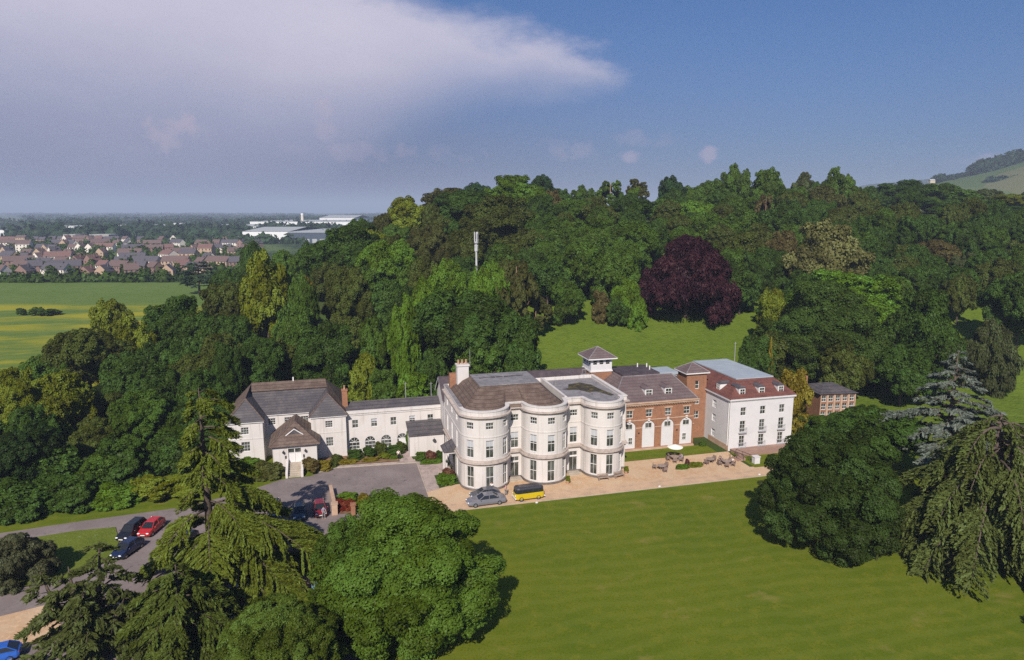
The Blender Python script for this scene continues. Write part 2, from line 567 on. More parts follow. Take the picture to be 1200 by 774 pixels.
def field_extra(nt, geo, cur):
    sp = node(nt, "ShaderNodeSeparateXYZ")
    nt.links.new(geo.outputs["Position"], sp.inputs[0])
    n = node(nt, "ShaderNodeTexNoise", inp={"Scale": 0.03, "Detail": 7.0, "Roughness": 0.68})
    mp = node(nt, "ShaderNodeMapping")
    mp.inputs["Rotation"].default_value = (0, 0, R(14))
    mp.inputs["Scale"].default_value = (0.45, 1.3, 1)
    nt.links.new(geo.outputs["Position"], mp.inputs[0])
    nt.links.new(mp.outputs[0], n.inputs["Vector"])
    # buttercups cover the nearer part of the field
    hy = mth(nt, "ADD", mth(nt, "MULTIPLY", mth(nt, "SUBTRACT", sp.outputs[0], CAMX), sY), mth(nt, "MULTIPLY", mth(nt, "SUBTRACT", sp.outputs[1], CAMY), cY))
    near = mth(nt, "SUBTRACT", 1.0, smooth(nt, hy, 285, 300))
    y = mth(nt, "MULTIPLY", mth(nt, "MULTIPLY", smooth(nt, n.outputs[0], 0.43, 0.60), near), 0.65)
    return mixc(nt, y, cur, (0.36, 0.31, 0.012))


M["field"] = mat("pasture", (0.10, 0.155, 0.03), 0.95, [(0.02, (0.12, 0.17, 0.04), 0.4, 0.65), (0.2, (0.085, 0.14, 0.025), 0.45, 0.7)], spec=0.1, extra=field_extra)


def plain_extra(nt, geo, cur):
    v = node(nt, "ShaderNodeTexVoronoi", inp={"Scale": 0.0042})
    mp = node(nt, "ShaderNodeMapping")
    mp.inputs["Scale"].default_value = (1.0, 0.6, 1)
    nt.links.new(geo.outputs["Position"], mp.inputs[0])
    nt.links.new(mp.outputs[0], v.inputs["Vector"])
    cr = node(nt, "ShaderNodeSeparateColor")
    nt.links.new(v.outputs["Color"], cr.inputs[0])
    cur = mixc(nt, smooth(nt, cr.outputs[0], 0.3, 0.5), cur, (0.09, 0.13, 0.04))
    cur = mixc(nt, smooth(nt, cr.outputs[1], 0.7, 0.8), cur, (0.20, 0.19, 0.09))
    n = node(nt, "ShaderNodeTexNoise", inp={"Scale": 0.004, "Detail": 5.0, "Roughness": 0.7})
    nt.links.new(mp.outputs[0], n.inputs["Vector"])
    cur = mixc(nt, smooth(nt, n.outputs[0], 0.44, 0.54), cur, (0.028, 0.05, 0.02))
    return cur


M["plain"] = mat("vale_farmland", (0.05, 0.085, 0.025), 0.95, None, spec=0.1, extra=plain_extra)
M["ground"] = mat("woodland_ground", (0.045, 0.075, 0.015), 0.95, [(0.1, (0.05, 0.05, 0.02), 0.4, 0.65)], spec=0.1)


def foliage(name="foliage", trans=0.16):
    m = bpy.data.materials.new(name)
    m.use_nodes = True
    nt = m.node_tree
    nt.nodes.clear()
    L = nt.links
    oi = node(nt, "ShaderNodeObjectInfo")
    at_ = node(nt, "ShaderNodeAttribute", attribute_name="tint")
    hs = node(nt, "ShaderNodeHueSaturation")
    L.new(oi.outputs["Color"], hs.inputs["Color"])
    # each leaf clump its own strength, widened so colour stands in for self-shadow
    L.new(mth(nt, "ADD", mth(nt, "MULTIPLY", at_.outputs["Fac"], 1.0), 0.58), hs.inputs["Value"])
    L.new(mth(nt, "ADD", 0.485, mth(nt, "MULTIPLY", at_.outputs["Fac"], 0.03)), hs.inputs["Hue"])
    L.new(mth(nt, "SUBTRACT", 1.05, mth(nt, "MULTIPLY", at_.outputs["Fac"], 0.12)), hs.inputs["Saturation"])
    d = node(nt, "ShaderNodeBsdfDiffuse")
    t = node(nt, "ShaderNodeBsdfTranslucent")
    g = node(nt, "ShaderNodeBsdfGlossy", inp={"Roughness": 0.5})
    g.inputs["Color"].default_value = (0.5, 0.5, 0.5, 1)
    L.new(hs.outputs[0], d.inputs[0])
    L.new(hs.outputs[0], t.inputs[0])
    mx = node(nt, "ShaderNodeMixShader", inp={0: trans})
    L.new(d.outputs[0], mx.inputs[1])
    L.new(t.outputs[0], mx.inputs[2])
    mg = node(nt, "ShaderNodeMixShader", inp={0: 0.015})
    L.new(mx.outputs[0], mg.inputs[1])
    L.new(g.outputs[0], mg.inputs[2])
    o = node(nt, "ShaderNodeOutputMaterial")
    L.new(mg.outputs[0], o.inputs[0])
    return m


M["leaf"] = foliage()

# ------------------------------------------------------------------ ground, lawn, roads
def terrain():
    ys = [-60, 0, 40, 80, 110, 122] + list(range(128, 330, 7)) + list(range(335, 560, 25)) + [600, 700, 800, 1000, 1500, 2200, 3500, 6000, 9000, 14000]
    xs = [-14000, -8000, -4000, -2000, -1000, -600, -350, -240] + list(range(-180, 270, 9)) + [290, 350, 420, 520, 620, 800, 1200, 2500, 5000, 9000, 14000]
    v = []
    for yc in ys:
        for xc in xs:
            x, y = c2l(xc, yc)
            v.append((x, y, ground_c(xc, yc)))
    n = len(xs)
    f = []
    mi = []
    for j in range(len(ys) - 1):
        for i in range(n - 1):
            f.append((j * n + i, j * n + i + 1, (j + 1) * n + i + 1, (j + 1) * n + i))
            far = ys[j] >= 370 and (xs[i] < -100 or ys[j] > 700)
            mi.append(1 if far else 0)
    me = bpy.data.meshes.new("ground")
    me.from_pydata(v, [], f)
    me.materials.append(M["ground"])
    me.materials.append(M["plain"])
    me.polygons.foreach_set("material_index", mi)
    me.polygons.foreach_set("use_smooth", [True] * len(f))
    me.update()
    tag(link("ground", me), kind="structure")


terrain()


def sheet(name, poly, z, m, kind="structure"):
    mb = MB()
    mb.face([(p[0], p[1], z) for p in poly])
    return tag(mb.build(name, m), kind=kind)


def draped(name, x0, x1, y0, y1, m, dz, step=6.0, inside=None):
    """a sheet following the ground, in camera-heading coordinates"""
    mb = MB()
    nx = max(1, int((x1 - x0) / step))
    ny = max(1, int((y1 - y0) / step))
    for j in range(ny):
        for i in range(nx):
            q = []
            ok = True
            cx, cy = x0 + (i + .5) * (x1 - x0) / nx, y0 + (j + .5) * (y1 - y0) / ny
            if inside and not inside(cx, cy):
                continue
            for a, b in ((i, j), (i + 1, j), (i + 1, j + 1), (i, j + 1)):
                xc, yc = x0 + a * (x1 - x0) / nx, y0 + b * (y1 - y0) / ny
                x, y = c2l(xc, yc)
                q.append((x, y, ground_c(xc, yc) + dz))
            mb.face(q)
    return tag(mb.build(name, m), kind="structure")


sheet("lawn", [(-13.5, -8.4), (-14.5, -40), (-14, -75), (300, -60), (300, -12), (110, -12), (60, -8.4)], 0.006, M["lawn"])
draped("meadow", 0, 250, 124, 230, M["meadow"], 0.35, 5.0)
draped("pasture", -420, -80, 100, 385, M["field"], 0.05, 20.0)
sheet("gravel_terrace", [(-5.1, -8.4), (60, -8.4), (60, -5.2), (45.8, -4.6), (45.8, -0.4), (46.4, 2.6), (26, 2.6), (26, 0.5), (-1.0, 0.5), (-5.1, -1)], 0.006, M["gravel"])
sheet("gravel_drive", [(-5.1, -8.4), (62, -8.4), (62, -6.0), (-5.1, -5.6)], 0.012, M["gravel_path"])
court = [(-5.1, -9.5), (-5.1, 10.8), (-17.5, 11.8), (-20.3, 10.4), (-21.5, 9.4), (-25.6, 9.2), (-30, 6.0), (-38, 2.4), (-50, 1.2), (-70, -1.5), (-70, -5.2), (-50, -1.9),
         (-45.2, -2.0), (-43.6, -6.5), (-43.3, -11), (-45.5, -14.2), (-53, -15.6), (-70, -18), (-70, -26), (-51, -20.8), (-47.0, -19.6), (-44.5, -22), (-44, -26), (-50, -27.5), (-62, -29), (-62, -42), (-14, -42), (-13.6, -8.6)]
sheet("car_park", court, 0.012, M["asphalt"])
sheet("verge", [(-70, -5.2), (-50, -1.9), (-45.2, -2.0), (-43.6, -6.5), (-43.3, -11), (-45.5, -14.2), (-53, -15.6), (-70, -18)], 0.10, M["verge"])
sheet("gravel_bay", [(-70, -26), (-51, -20.8), (-47.0, -19.6), (-44.5, -22), (-44, -26), (-50, -27.5), (-62, -29)], 0.008, M["gravel"])
sheet("roadside_grass", [(-20.3, 10.4), (-21.5, 9.4), (-25.6, 9.2), (-30, 6.0), (-38, 2.4), (-50, 1.2), (-70, -1.5), (-70, 16), (-34, 22), (-22, 22), (-17.5, 16)], 0.005, M["lawn"])
sheet("paved_path", [(-5.1, -1.2), (-5.1, 10.8), (-17.5, 11.8), (-20.2, 10.6), (-20.4, 11.6), (-17.7, 12.9), (-7.6, 12.2), (-7.4, 17.6), (-5.8, 17.6), (-5.4, 12.6), (-0.3, 10.5), (-0.1, 5.5), (-3.1, 4.8), (-3.1, -0.4)], 0.016, M["paving"])
sheet("terrace_grass", [(27.6, 2.6), (44.4, 2.6), (44.4, 6.6), (27.6, 6.6)], 0.05, M["lawn"])
sheet("side_grass", [(46.4, -5.0), (62, -5.4), (62, 12), (46.4, 2)], 0.02, M["lawn"])
sheet("dirt_track", [(82, 12), (86, 13), (95, 46), (89, 47), (84, 30)], 0.9, M["soil"])
sheet("field_grass", [(60, -8.4), (110, -12), (300, -12), (300, 8), (140, 34), (66, 26)], 0.02, M["lawn"])


def kerb(name, pts, w, h, m):
    mb = MB()
    for (x0, y0), (x1, y1) in zip(pts, pts[1:]):
        d = Vector((x1 - x0, y1 - y0)).normalized()
        n = Vector((-d.y, d.x)) * w
        mb.prism([(x0, y0), (x1, y1), (x1 + n.x, y1 + n.y), (x0 + n.x, y0 + n.y)], -0.02, h)
    return tag(mb.build(name, m), kind="structure")


kerb("court_kerb", [(-5.1, 10.8), (-17.5, 11.8), (-20.3, 10.5)], -0.16, 0.12, M["stone"])
kerb("path_kerb", [(-5.1, -1.2), (-5.1, 10.8)], -0.14, 0.1, M["stone"])
kerb("terrace_kerb", [(-4.5, -8.45), (60, -8.45)], -0.10, 0.04, M["stone"])


# ------------------------------------------------------------------ building helpers
def cum(path):
    s = [0.0]
    for a, b in zip(path, path[1:]):
        s.append(s[-1] + math.dist(a, b))
    return s


def on_path(path, S, s):
    for k in range(len(path) - 1):
        if s <= S[k + 1] + 1e-9 or k == len(path) - 2:
            t = (s - S[k]) / (S[k + 1] - S[k])
            a, b = path[k], path[k + 1]
            d = Vector((b[0] - a[0], b[1] - a[1])).normalized()
            return Vector((a[0] + (b[0] - a[0]) * t, a[1] + (b[1] - a[1]) * t)), d
    raise ValueError


def near_s(path, S, x, y):
    best = None
    for k in range(len(path) - 1):
        a, b = Vector(path[k]), Vector(path[k + 1])
        d = b - a
        t = min(1, max(0, (Vector((x, y)) - a).dot(d) / d.length_squared))
        e = (a + d * t - Vector((x, y))).length
        if best is None or e < best[0]:
            best = (e, S[k] + t * (S[k + 1] - S[k]))
    return best[1]


def wall(mb, path, z0, z1, ops=(), depth=0.2, mi=0):
    """a wall face along a path (outside on the right of the walk) with real openings: (s, width, za, zb, arched)"""
    S = cum(path)
    sb = set(round(s, 4) for s in S)
    zb = {z0, z1}
    for s, w, a, b, *_ in ops:
        sb |= {round(s - w / 2, 4), round(s + w / 2, 4)}
        zb |= {a, b}
    sb = sorted(sb)
    zb = sorted(zb)
    for s0, s1 in zip(sb, sb[1:]):
        if s1 - s0 < 1e-3:
            continue
        p0, p1 = on_path(path, S, s0 + 1e-6)[0], on_path(path, S, s1 - 1e-6)[0]
        mid = (s0 + s1) / 2
        here = [o for o in ops if o[0] - o[1] / 2 < mid < o[0] + o[1] / 2]
        run = None
        for a, b in zip(zb, zb[1:]):
            c = (a + b) / 2
            if any(o[2] < c < o[3] for o in here):
                if run:
                    mb.face([(p0.x, p0.y, run[0]), (p1.x, p1.y, run[0]), (p1.x, p1.y, run[1]), (p0.x, p0.y, run[1])], mi)
                run = None
            else:
                run = (run[0], b) if run else (a, b)
        if run:
            mb.face([(p0.x, p0.y, run[0]), (p1.x, p1.y, run[0]), (p1.x, p1.y, run[1]), (p0.x, p0.y, run[1])], mi)
    for o in ops:
        s, w, a, b = o[:4]
        arch = len(o) > 4 and o[4]
        A, d = on_path(path, S, s - w / 2)
        B, _ = on_path(path, S, s + w / 2)
        d = on_path(path, S, s)[1]
        inn = Vector((-d.y, d.x)) * depth
        Ai, Bi = A + inn, B + inn
        top = b - (w / 2 if arch else 0)
        mb.face([(A.x, A.y, a), (B.x, B.y, a), (Bi.x, Bi.y, a), (Ai.x, Ai.y, a)], mi)
        mb.face([(A.x, A.y, a), (Ai.x, Ai.y, a), (Ai.x, Ai.y, top), (A.x, A.y, top)], mi)
        mb.face([(Bi.x, Bi.y, a), (B.x, B.y, a), (B.x, B.y, top), (Bi.x, Bi.y, top)], mi)
        if not arch:
            mb.face([(A.x, A.y, b), (Ai.x, Ai.y, b), (Bi.x, Bi.y, b), (B.x, B.y, b)], mi)
        else:
            n = 10
            pr = None
            for k in range(n + 1):
                th = math.pi * (1 - k / n)
                f = 0.5 + 0.5 * math.cos(th)
                q = A + (B - A) * f
                z = top + (w / 2) * math.sin(th)
                if pr is not None:
                    mb.face([(pr[0].x, pr[0].y, pr[1]), (q.x, q.y, z), (q.x, q.y, b), (pr[0].x, pr[0].y, b)], mi)
                    qi, pi_ = q + inn, pr[0] + inn
                    mb.face([(pr[0].x, pr[0].y, pr[1]), (pi_.x, pi_.y, pr[1]), (qi.x, qi.y, z), (q.x, q.y, z)], mi)
                pr = (q, z)


def offset(path, d, closed=False):
    """path shifted outwards (to the right of the walk) by d, mitred"""
    out = []
    n = len(path)
    for k in range(n):
        ds = []
        if k > 0 or closed:
            a, b = path[k - 1], path[k]
            ds.append(Vector((b[0] - a[0], b[1] - a[1])).normalized())
        if k < n - 1 or closed:
            a, b = path[k], path[(k + 1) % n]
            ds.append(Vector((b[0] - a[0], b[1] - a[1])).normalized())
        nn = [Vector((t.y, -t.x)) for t in ds]
        m = sum(nn, Vector((0, 0)))
        if m.length < 0.2:
            m = nn[0]
        m = m.normalized()
        k_ = d / max(0.45, m.dot(nn[0]))
        out.append((path[k][0] + m.x * k_, path[k][1] + m.y * k_))
    return out


def band(mb, path, din, dout, z0, z1, mi=0):
    a, b = offset(path, -din), offset(path, dout)
    for k in range(len(path) - 1):
        p, q, r, s = b[k], b[k + 1], a[k + 1], a[k]
        mb.face([(*p, z0), (*q, z0), (*q, z1), (*p, z1)], mi)
        mb.face([(*p, z1), (*q, z1), (*r, z1), (*s, z1)], mi)
        mb.face([(*s, z1), (*r, z1), (*r, z0), (*s, z0)], mi)
        mb.face([(*q, z0), (*p, z0), (*s, z0), (*r, z0)], mi)
    for k in (0, -1):
        p, s = b[k], a[k]
        mb.face([(*p, z0), (*p, z1), (*s, z1), (*s, z0)], mi)


_win = {}


def window_mesh(w, h, nx, ny, blind, arch, door):
    key = (w, h, nx, ny, blind, arch, door)
    if key in _win:
        return _win[key]
    f = MB()
    t = 0.055
    zt = h - (w / 2 if arch else 0)
    f.box(-w / 2, -0.03, 0, -w / 2 + t, 0.05, zt)
    f.box(w / 2 - t, -0.03, 0, w / 2, 0.05, zt)
    f.box(-w / 2 + t, -0.03, 0, w / 2 - t, 0.05, t * 1.3)
    if not arch:
        f.box(-w / 2 + t, -0.03, h - t, w / 2 - t, 0.05, h)
    for i in range(1, nx):
        x = -w / 2 + w * i / nx
        f.box(x - 0.016, -0.015, t * 1.3, x + 0.016, 0.035, zt)
    for j in range(1, ny):
        z = zt * j / ny
        q = 0.032 if (j * 2 == ny and not door) else 0.016
        f.box(-w / 2 + t, -0.025, z - q, w / 2 - t, 0.04, z + q)
    if arch:
        f.box(-w / 2 + t, -0.025, zt - 0.05, w / 2 - t, 0.045, zt + 0.05)
        n = 10
        for k in range(n):
            a0, a1 = math.pi * k / n, math.pi * (k + 1) / n
            r0, r1 = w / 2 - t * 1.2, w / 2
            pts = [(r0 * math.cos(a0), r0 * math.sin(a0)), (r1 * math.cos(a0), r1 * math.sin(a0)), (r1 * math.cos(a1), r1 * math.sin(a1)), (r0 * math.cos(a1), r0 * math.sin(a1))]
            f.face([(x, -0.03, zt + z) for x, z in pts][::-1])
        for th in (45, 90, 135):
            c, s = math.cos(R(th)), math.sin(R(th))
            r1 = w / 2 - 0.05
            f.face([(-0.025 * s, -0.02, zt + 0.025 * c), (0.025 * s, -0.02, zt - 0.025 * c), (r1 * c + 0.025 * s, -0.02, zt + r1 * s - 0.025 * c), (r1 * c - 0.025 * s, -0.02, zt + r1 * s + 0.025 * c)])
    fm = f.mesh("window_frame", M["trim"])
    g = MB()
    if arch:
        pts = [(-w / 2, 0), (w / 2, 0)] + [(w / 2 * math.cos(math.pi * k / 12), zt + w / 2 * math.sin(math.pi * k / 12)) for k in range(13)]
        g.face([(x, 0.06, z) for x, z in pts])
    else:
        g.box(-w / 2, 0.055, 0, w / 2, 0.07, h)
    gm = g.mesh("pane", M["glass"])
    bm_ = None
    if blind:
        q = MB()
        q.box(-w / 2 + t, 0.045, h * (1 - blind), w / 2 - t, 0.052, h - t)
        bm_ = q.mesh("blind", M["blind"])
    _win[key] = (fm, gm, bm_)
    return _win[key]


def put_window(parent, path, s, w, z, h, nx=2, ny=2, blind=0, arch=False, setback=0.12, door=False, name="window", lab=None):
    S = cum(path)
    p, d = on_path(path, S, s)
    A = on_path(path, S, s - w / 2)[0]
    B = on_path(path, S, s + w / 2)[0]
    if (B - A).length > 0.1:
        p = (A + B) / 2
        d = (B - A).normalized()
    p = p + Vector((-d.y, d.x)) * setback
    fm, gm, bl = window_mesh(round(w, 2), round(h, 2), nx, ny, blind, arch, door)
    o = link(name, fm, parent, (p.x, p.y, z), math.atan2(d.y, d.x))
    link("pane", gm, o)
    if bl:
        link("blind", bl, o)
    if lab:
        o["label"] = lab
    return o


def windowed_wall(parent, path, z0, z1, wins, m, name="wall", depth=0.2, extra_ops=(), setback=0.12):
    """wins: dicts with x,y (or s), w, z, h and window options"""
    S = cum(path)
    ops = list(extra_ops)
    for q in wins:
        if "s" not in q:
            q["s"] = near_s(path, S, q["x"], q["y"])
        ops.append((q["s"], q["w"], q["z"], q["z"] + q["h"], q.get("arch", False)))
    mb = MB()
    wall(mb, path, z0, z1, ops, depth)
    o = mb.build(name, m, parent)
    for q in wins:
        if q.get("blank"):
            continue
        put_window(parent, path, q["s"], q["w"], q["z"], q["h"], q.get("nx", 2), q.get("ny", 2), q.get("blind", 0), q.get("arch", False), setback, q.get("door", False), q.get("name", "window"), q.get("lab"))
    return o


def hip_roof(mb, x0, x1, y0, y1, z0, z1, rx0, rx1, ry, mi=0):
    a, b, c, d = (x0, y0, z0), (x1, y0, z0), (x1, y1, z0), (x0, y1, z0)
    e, f = (rx0, ry, z1), (rx1, ry, z1)
    mb.face([a, b, f, e], mi)
    mb.face([b, c, f], mi)
    mb.face([c, d, e, f], mi)
    mb.face([d, a, e], mi)


def hip_caps(mb, segs, r=0.09, mi=0):
    for a, b in segs:
        mb.tube([a, b], r, 6, mi)


def dormer(parent, x, y, z, w, h, back, m_roof, m_wall, hip=True):
    """dormer window facing -y, front at y"""
    b = MB()
    b.box(-w / 2, 0, 0, w / 2, back, h)
    o = b.build("dormer", m_wall, parent, (x, y, z))
    r = MB()
    e = 0.14
    k = h + 0.004
    a = (-w / 2 - e, -e, k)
    bb = (w / 2 + e, -e, k)
    c = (w / 2 + e, back + .3, k)
    d = (-w / 2 - e, back + .3, k)
    t1, t2 = (0, 0.45, k + 0.38), (0, back + .3, k + 0.38)
    r.face([a, bb, t1])
    r.face([bb, c, t2, t1])
    r.face([d, a, t1, t2])
    r.face([a, d, c, bb])
    r.build("roof", m_roof, o)
    fm, gm, _ = window_mesh(round(w - 0.2, 2), round(h - 0.3, 2), 2, 2, 0, False, False)
    f = link("window", fm, o, (0, -0.06, 0.15))
    return o, gm, f


# ------------------------------------------------------------------ the bow-fronted mansion
def arc(cx, rx, ry, n=22):
    return [(cx - rx * math.cos(math.pi * k / n), -ry * math.sin(math.pi * k / n)) for k in range(n + 1)]


BOWS = [(3.75, 3.6, 3.1), (13.05, 3.35, 3.1), (22.4, 3.05, 3.0)]
FRONT = arc(*BOWS[0]) + [(7.5, 0.8), (9.6, 0.8)] + arc(*BOWS[1]) + [(16.55, 0.8), (19.2, 0.8)] + arc(*BOWS[2]) + [(26.3, 0.0)]
LEFT = [(0.15, 13.8), (0.15, 0.0)]
RIGHT = [(26.3, 0.0), (26.3, 13.8)]
ALL = LEFT + FRONT[1:] + RIGHT[1:]


def mansion():
    t = thing("mansion", "white stuccoed mansion with three rounded bows along its front and a brown tiled roof", "mansion", (0, 0, 0))
    wins = []
    for (cx, rx, ry) in BOWS:
        for j, a in enumerate((-47, 2, 48)):
            x, y = cx + rx * math.sin(R(a)), -ry * math.cos(R(a))
            wins.append(dict(x=x, y=y, w=1.15, z=0.45, h=3.2, nx=2, ny=2, name="window"))
            wins.append(dict(x=x, y=y, w=1.15, z=4.95, h=2.65, nx=2, ny=2, blind=(0.42, 0.36, 0.3)[j]))
            wins.append(dict(x=x, y=y, w=1.15, z=9.2, h=1.05, nx=3, ny=2))
    for x in (8.6, 18.0):
        wins.append(dict(x=x, y=.8, w=1.35, z=0.1, h=2.35, nx=2, ny=1, door=True, name="french_door"))
        wins.append(dict(x=x, y=.8, w=1.35, z=2.6, h=0.75, nx=2, ny=1, name="fanlight"))
        wins.append(dict(x=x, y=.8, w=1.2, z=4.75, h=2.5, nx=2, ny=2, blind=0.38))
        wins.append(dict(x=x, y=.8, w=1.2, z=9.0, h=1.0, nx=3, ny=2))
    windowed_wall(t, FRONT, 0, 11.2, wins, M["stucco"])
    lw = []
    for y in (2.7, 6.8, 10.9):
        if y > 7 or y < 4:
            lw.append(dict(x=.15, y=y, w=1.1, z=0.6, h=2.8))
        lw.append(dict(x=.15, y=y, w=1.1, z=5.0, h=2.6, blind=0.4))
        lw.append(dict(x=.15, y=y, w=1.1, z=9.2, h=1.05, nx=3, ny=2))
    windowed_wall(t, LEFT, 0, 11.2, lw, M["stucco"])
    b = MB()
    wall(b, RIGHT, 0, 11.2)
    wall(b, [(26.3, 13.8), (.15, 13.8)], 0, 12.0)
    b.build("rear_wall", M["stucco"], t)
    # plinth, string courses and cornices follow the bows
    b = MB()
    band(b, ALL, 0.1, 0.10, 0, 0.34)
    b.build("plinth", M["plinth"], t)
    b = MB()
    band(b, ALL, 0.1, 0.10, 3.86, 4.12)
    band(b, ALL, 0.1, 0.36, 4.123, 4.34)
    band(b, ALL, 0.1, 0.16, 4.343, 4.62)
    b.build("belt_cornice", M["cornice"], t)
    b = MB()
    band(b, ALL, 0.1, 0.06, 8.0, 8.16)
    b.build("string_course", M["stucco"], t)
    b = MB()
    band(b, ALL, 0.1, 0.16, 10.75, 10.98)
    band(b, ALL, 0.1, 0.40, 10.983, 11.2)
    b.build("top_cornice", M["cornice"], t)
    b = MB()
    band(b, ALL, 0.42, 0.05, 11.203, 11.80)
    band(b, ALL, 0.46, 0.13, 11.803, 11.95)
    b.box(0.15, 13.75, 11.1, 26.3, 14.1, 11.9)
    b.build("parapet", M["stucco"], t)
    # parapet wall between the tiled and the flat roof
    b = MB()
    b.box(16.65, 1.26, 11.0, 17.05, 13.7, 12.05)
    b.build("party_parapet", M["stucco"], t)
    # tiled roof over the first two bows
    inner = offset(ALL, -0.47)
    eave = [p for p in inner if p[0] <= 16.6 and p[1] < 13]
    eave = [(0.62, 13.7)] + [p for p in eave if p[0] > 0.5] + [(16.6, 13.7)]
    f0, f1, g1, g0 = (3.9, 2.9), (12.9, 2.9), (12.9, 9.8), (3.9, 9.8)
    zt, ze = 14.1, 11.25
    r = MB()
    r.face([(*eave[0], ze), (*eave[1], ze), (*f0, zt), (*g0, zt)])
    fr = eave[1:-1]
    sm = [(p[0], min(p[1], 0.4)) for p in fr]
    for p, q in zip(sm, sm[1:]):
        u0 = min(1, max(0, (p[0] - 0.6) / 15.6))
        u1 = min(1, max(0, (q[0] - 0.6) / 15.6))
        a = (f0[0] + (f1[0] - f0[0]) * u0, f0[1], zt)
        c = (f0[0] + (f1[0] - f0[0]) * u1, f0[1], zt)
        r.face([(*p, ze), (*q, ze), c, a])
    r.face([(*fr[-1], ze), (16.6, 13.7, ze), (*g1, zt), (*f1, zt)])
    r.face([(16.6, 13.7, ze), (0.62, 13.7, ze), (*g0, zt), (*g1, zt)])
    rf = r.build("roof", M["tile_brown"], t)
    r = MB()
    r.box(3.7, 2.7, zt + 0.004, 13.1, 10.0, zt + 0.16)
    ld = r.build("flat_top", M["lead"], rf)
    r = MB()
    hip_caps(r, [((*eave[1], ze), (*f0, zt))])
    r.build("hip_tiles", M["tile_brown"], rf)
    r = MB()
    rng = random.Random(4)
    x = 4.6
    while x < 11.5:
        w = rng.uniform(.5, 1.2)
        r.face([(x, 7.2 + rng.uniform(-.2, .2), zt + .165), (x + w, 7.0 + rng.uniform(-.1, .3), zt + .165), (x + w, 7.5 + rng.uniform(-.1, .25), zt + .165), (x, 7.7 + rng.uniform(-.1, .2), zt + .165)])
        x += w + rng.uniform(-.03, .25)
    r.build("damp_patch", M["felt"], ld)
    # flat roof over the third bow
    q = [p for p in offset(ALL, -0.44) if p[0] >= 17.05]
    r = MB()
    r.face([(17.05, 13.7, 11.45), (17.05, 1.25, 11.45)] + [(p[0], p[1], 11.45) for p in q if p[1] < 13.7] + [(25.85, 13.7, 11.45)])
    fl = r.build("flat_roof", M["lead"], t)
    r = MB()
    pud = [(18.2, 7.6), (19.6, 8.0), (20.5, 10.4), (22.8, 11.0), (24.1, 9.2), (24.4, 6.4), (25.3, 2.3), (24.5, 1.9), (23.6, 4.4), (21.9, 4.6), (20.9, 6.6), (19.4, 6.9)]
    r.face([(x, y, 11.456) for x, y in pud])
    r.build("standing_water", M["puddle"], fl)
    r = MB()
    r.box(22.0, 3.2, 11.46, 23.2, 4.3, 11.6)
    r.build("roof_hatch", M["lead"], fl)
    r = MB()
    r.box(18.2, 10.8, 11.46, 18.7, 11.2, 11.8)
    r.build("roof_vent", M["lead"], fl)
    # lead gutter along the left eave
    r = MB()
    r.box(0.05, 0.2, 11.96, 0.62, 13.6, 12.02)
    r.build("lead_gutter", M["lead"], t)
    # tall white chimney with a lower brick stack behind it
    c = MB()
    c.box(1.9, 11.2, 11.2, 3.75, 12.6, 15.4)
    c.box(1.78, 11.08, 15.403, 3.87, 12.72, 15.65)
    ch = c.build("chimney", M["stucco"], t)
    for i, x in enumerate((2.2, 2.82, 3.45)):
        p = MB()
        p.lathe([(.2, 0), (.2, .1), (.16, .15), (.15, .6), (.19, .62), (.19, .7)], (0, 0, 0), 10)
        p.build("chimney_pot", M["terracotta"], ch, (x, 11.9, 15.65))
    c = MB()
    c.box(0.9, 12.7, 11.2, 2.3, 13.6, 13.9)
    c.build("brick_stack", M["brick"], t)
    # side porch with slated lean-to roof on two posts
    p = MB()
    for y in (3.9, 6.3):
        p.box(-1.5, y - .16, 0, -1.2, y + .16, 3.7)
        p.box(-1.58, y - .24, 0.003, -1.12, y + .24, 0.25)
        p.box(-1.56, y - .22, 3.45, -1.14, y + .22, 3.7)
    p.box(-1.6, 3.6, 3.703, 0.03, 6.6, 4.0)
    po = p.build("porch", M["stucco"], t)
    p = MB()
    p.face([(-1.8, 3.4, 4.0), (-1.8, 6.8, 4.0), (0.02, 6.8, 5.0), (0.02, 3.4, 5.0)][::-1])
    p.face([(-1.8, 3.4, 4.0), (0.02, 3.4, 5.0), (0.02, 3.4, 4.01)])
    p.face([(-1.8, 6.8, 4.0), (0.02, 6.8, 4.01), (0.02, 6.8, 5.0)])
    p.build("roof", M["slate"], po)
    p = MB()
    p.box(-0.02, 4.4, 0.1, 0.06, 5.8, 2.9)
    p.build("door", M["door_dark"], po)
    p = MB()
    p.ball((-1.36, 3.55, 2.6), (.14, .14, .2), 8, 5)
    p.tube([(-1.36, 3.74, 2.9), (-1.36, 3.55, 2.9), (-1.36, 3.55, 2.8)], .03, 6)
    p.build("lantern", M["iron"], po)
    # steps of the two garden doors
    for x in (8.55, 17.9):
        s = MB()
        s.box(x - 1.0, -0.7, 0, x + 1.0, 0.68, 0.10)
        s.box(x - .9, -0.25, 0.103, x + .9, 0.68, 0.2)
        s.build("door_step", M["stone"], t)
    # drain pipes
    for x, y in ((7.42, 0.62), (16.5, .62), (26.2, -0.06)):
        d = MB()
        d.tube([(x, y, .3), (x, y, 10.7)], .06, 8)
        d.build("drainpipe", M["stucco"], t)
    return t


mansion()

# aerial by the chimney
a = thing("radio_aerial", "thin grey whip aerial rising beside the tall white chimney", "aerial", (4.3, 12.9, 12.0))
b = MB()
b.tube([(0, 0, 0), (0, 0, 5.8)], [.05, .025], 6)
b.build("mast", M["railing"], a)
b = MB()
b.tube([(-.25, 0, 3.6), (.25, 0, 3.6)], .02, 5)
b.build("crossbar", M["railing"], a)


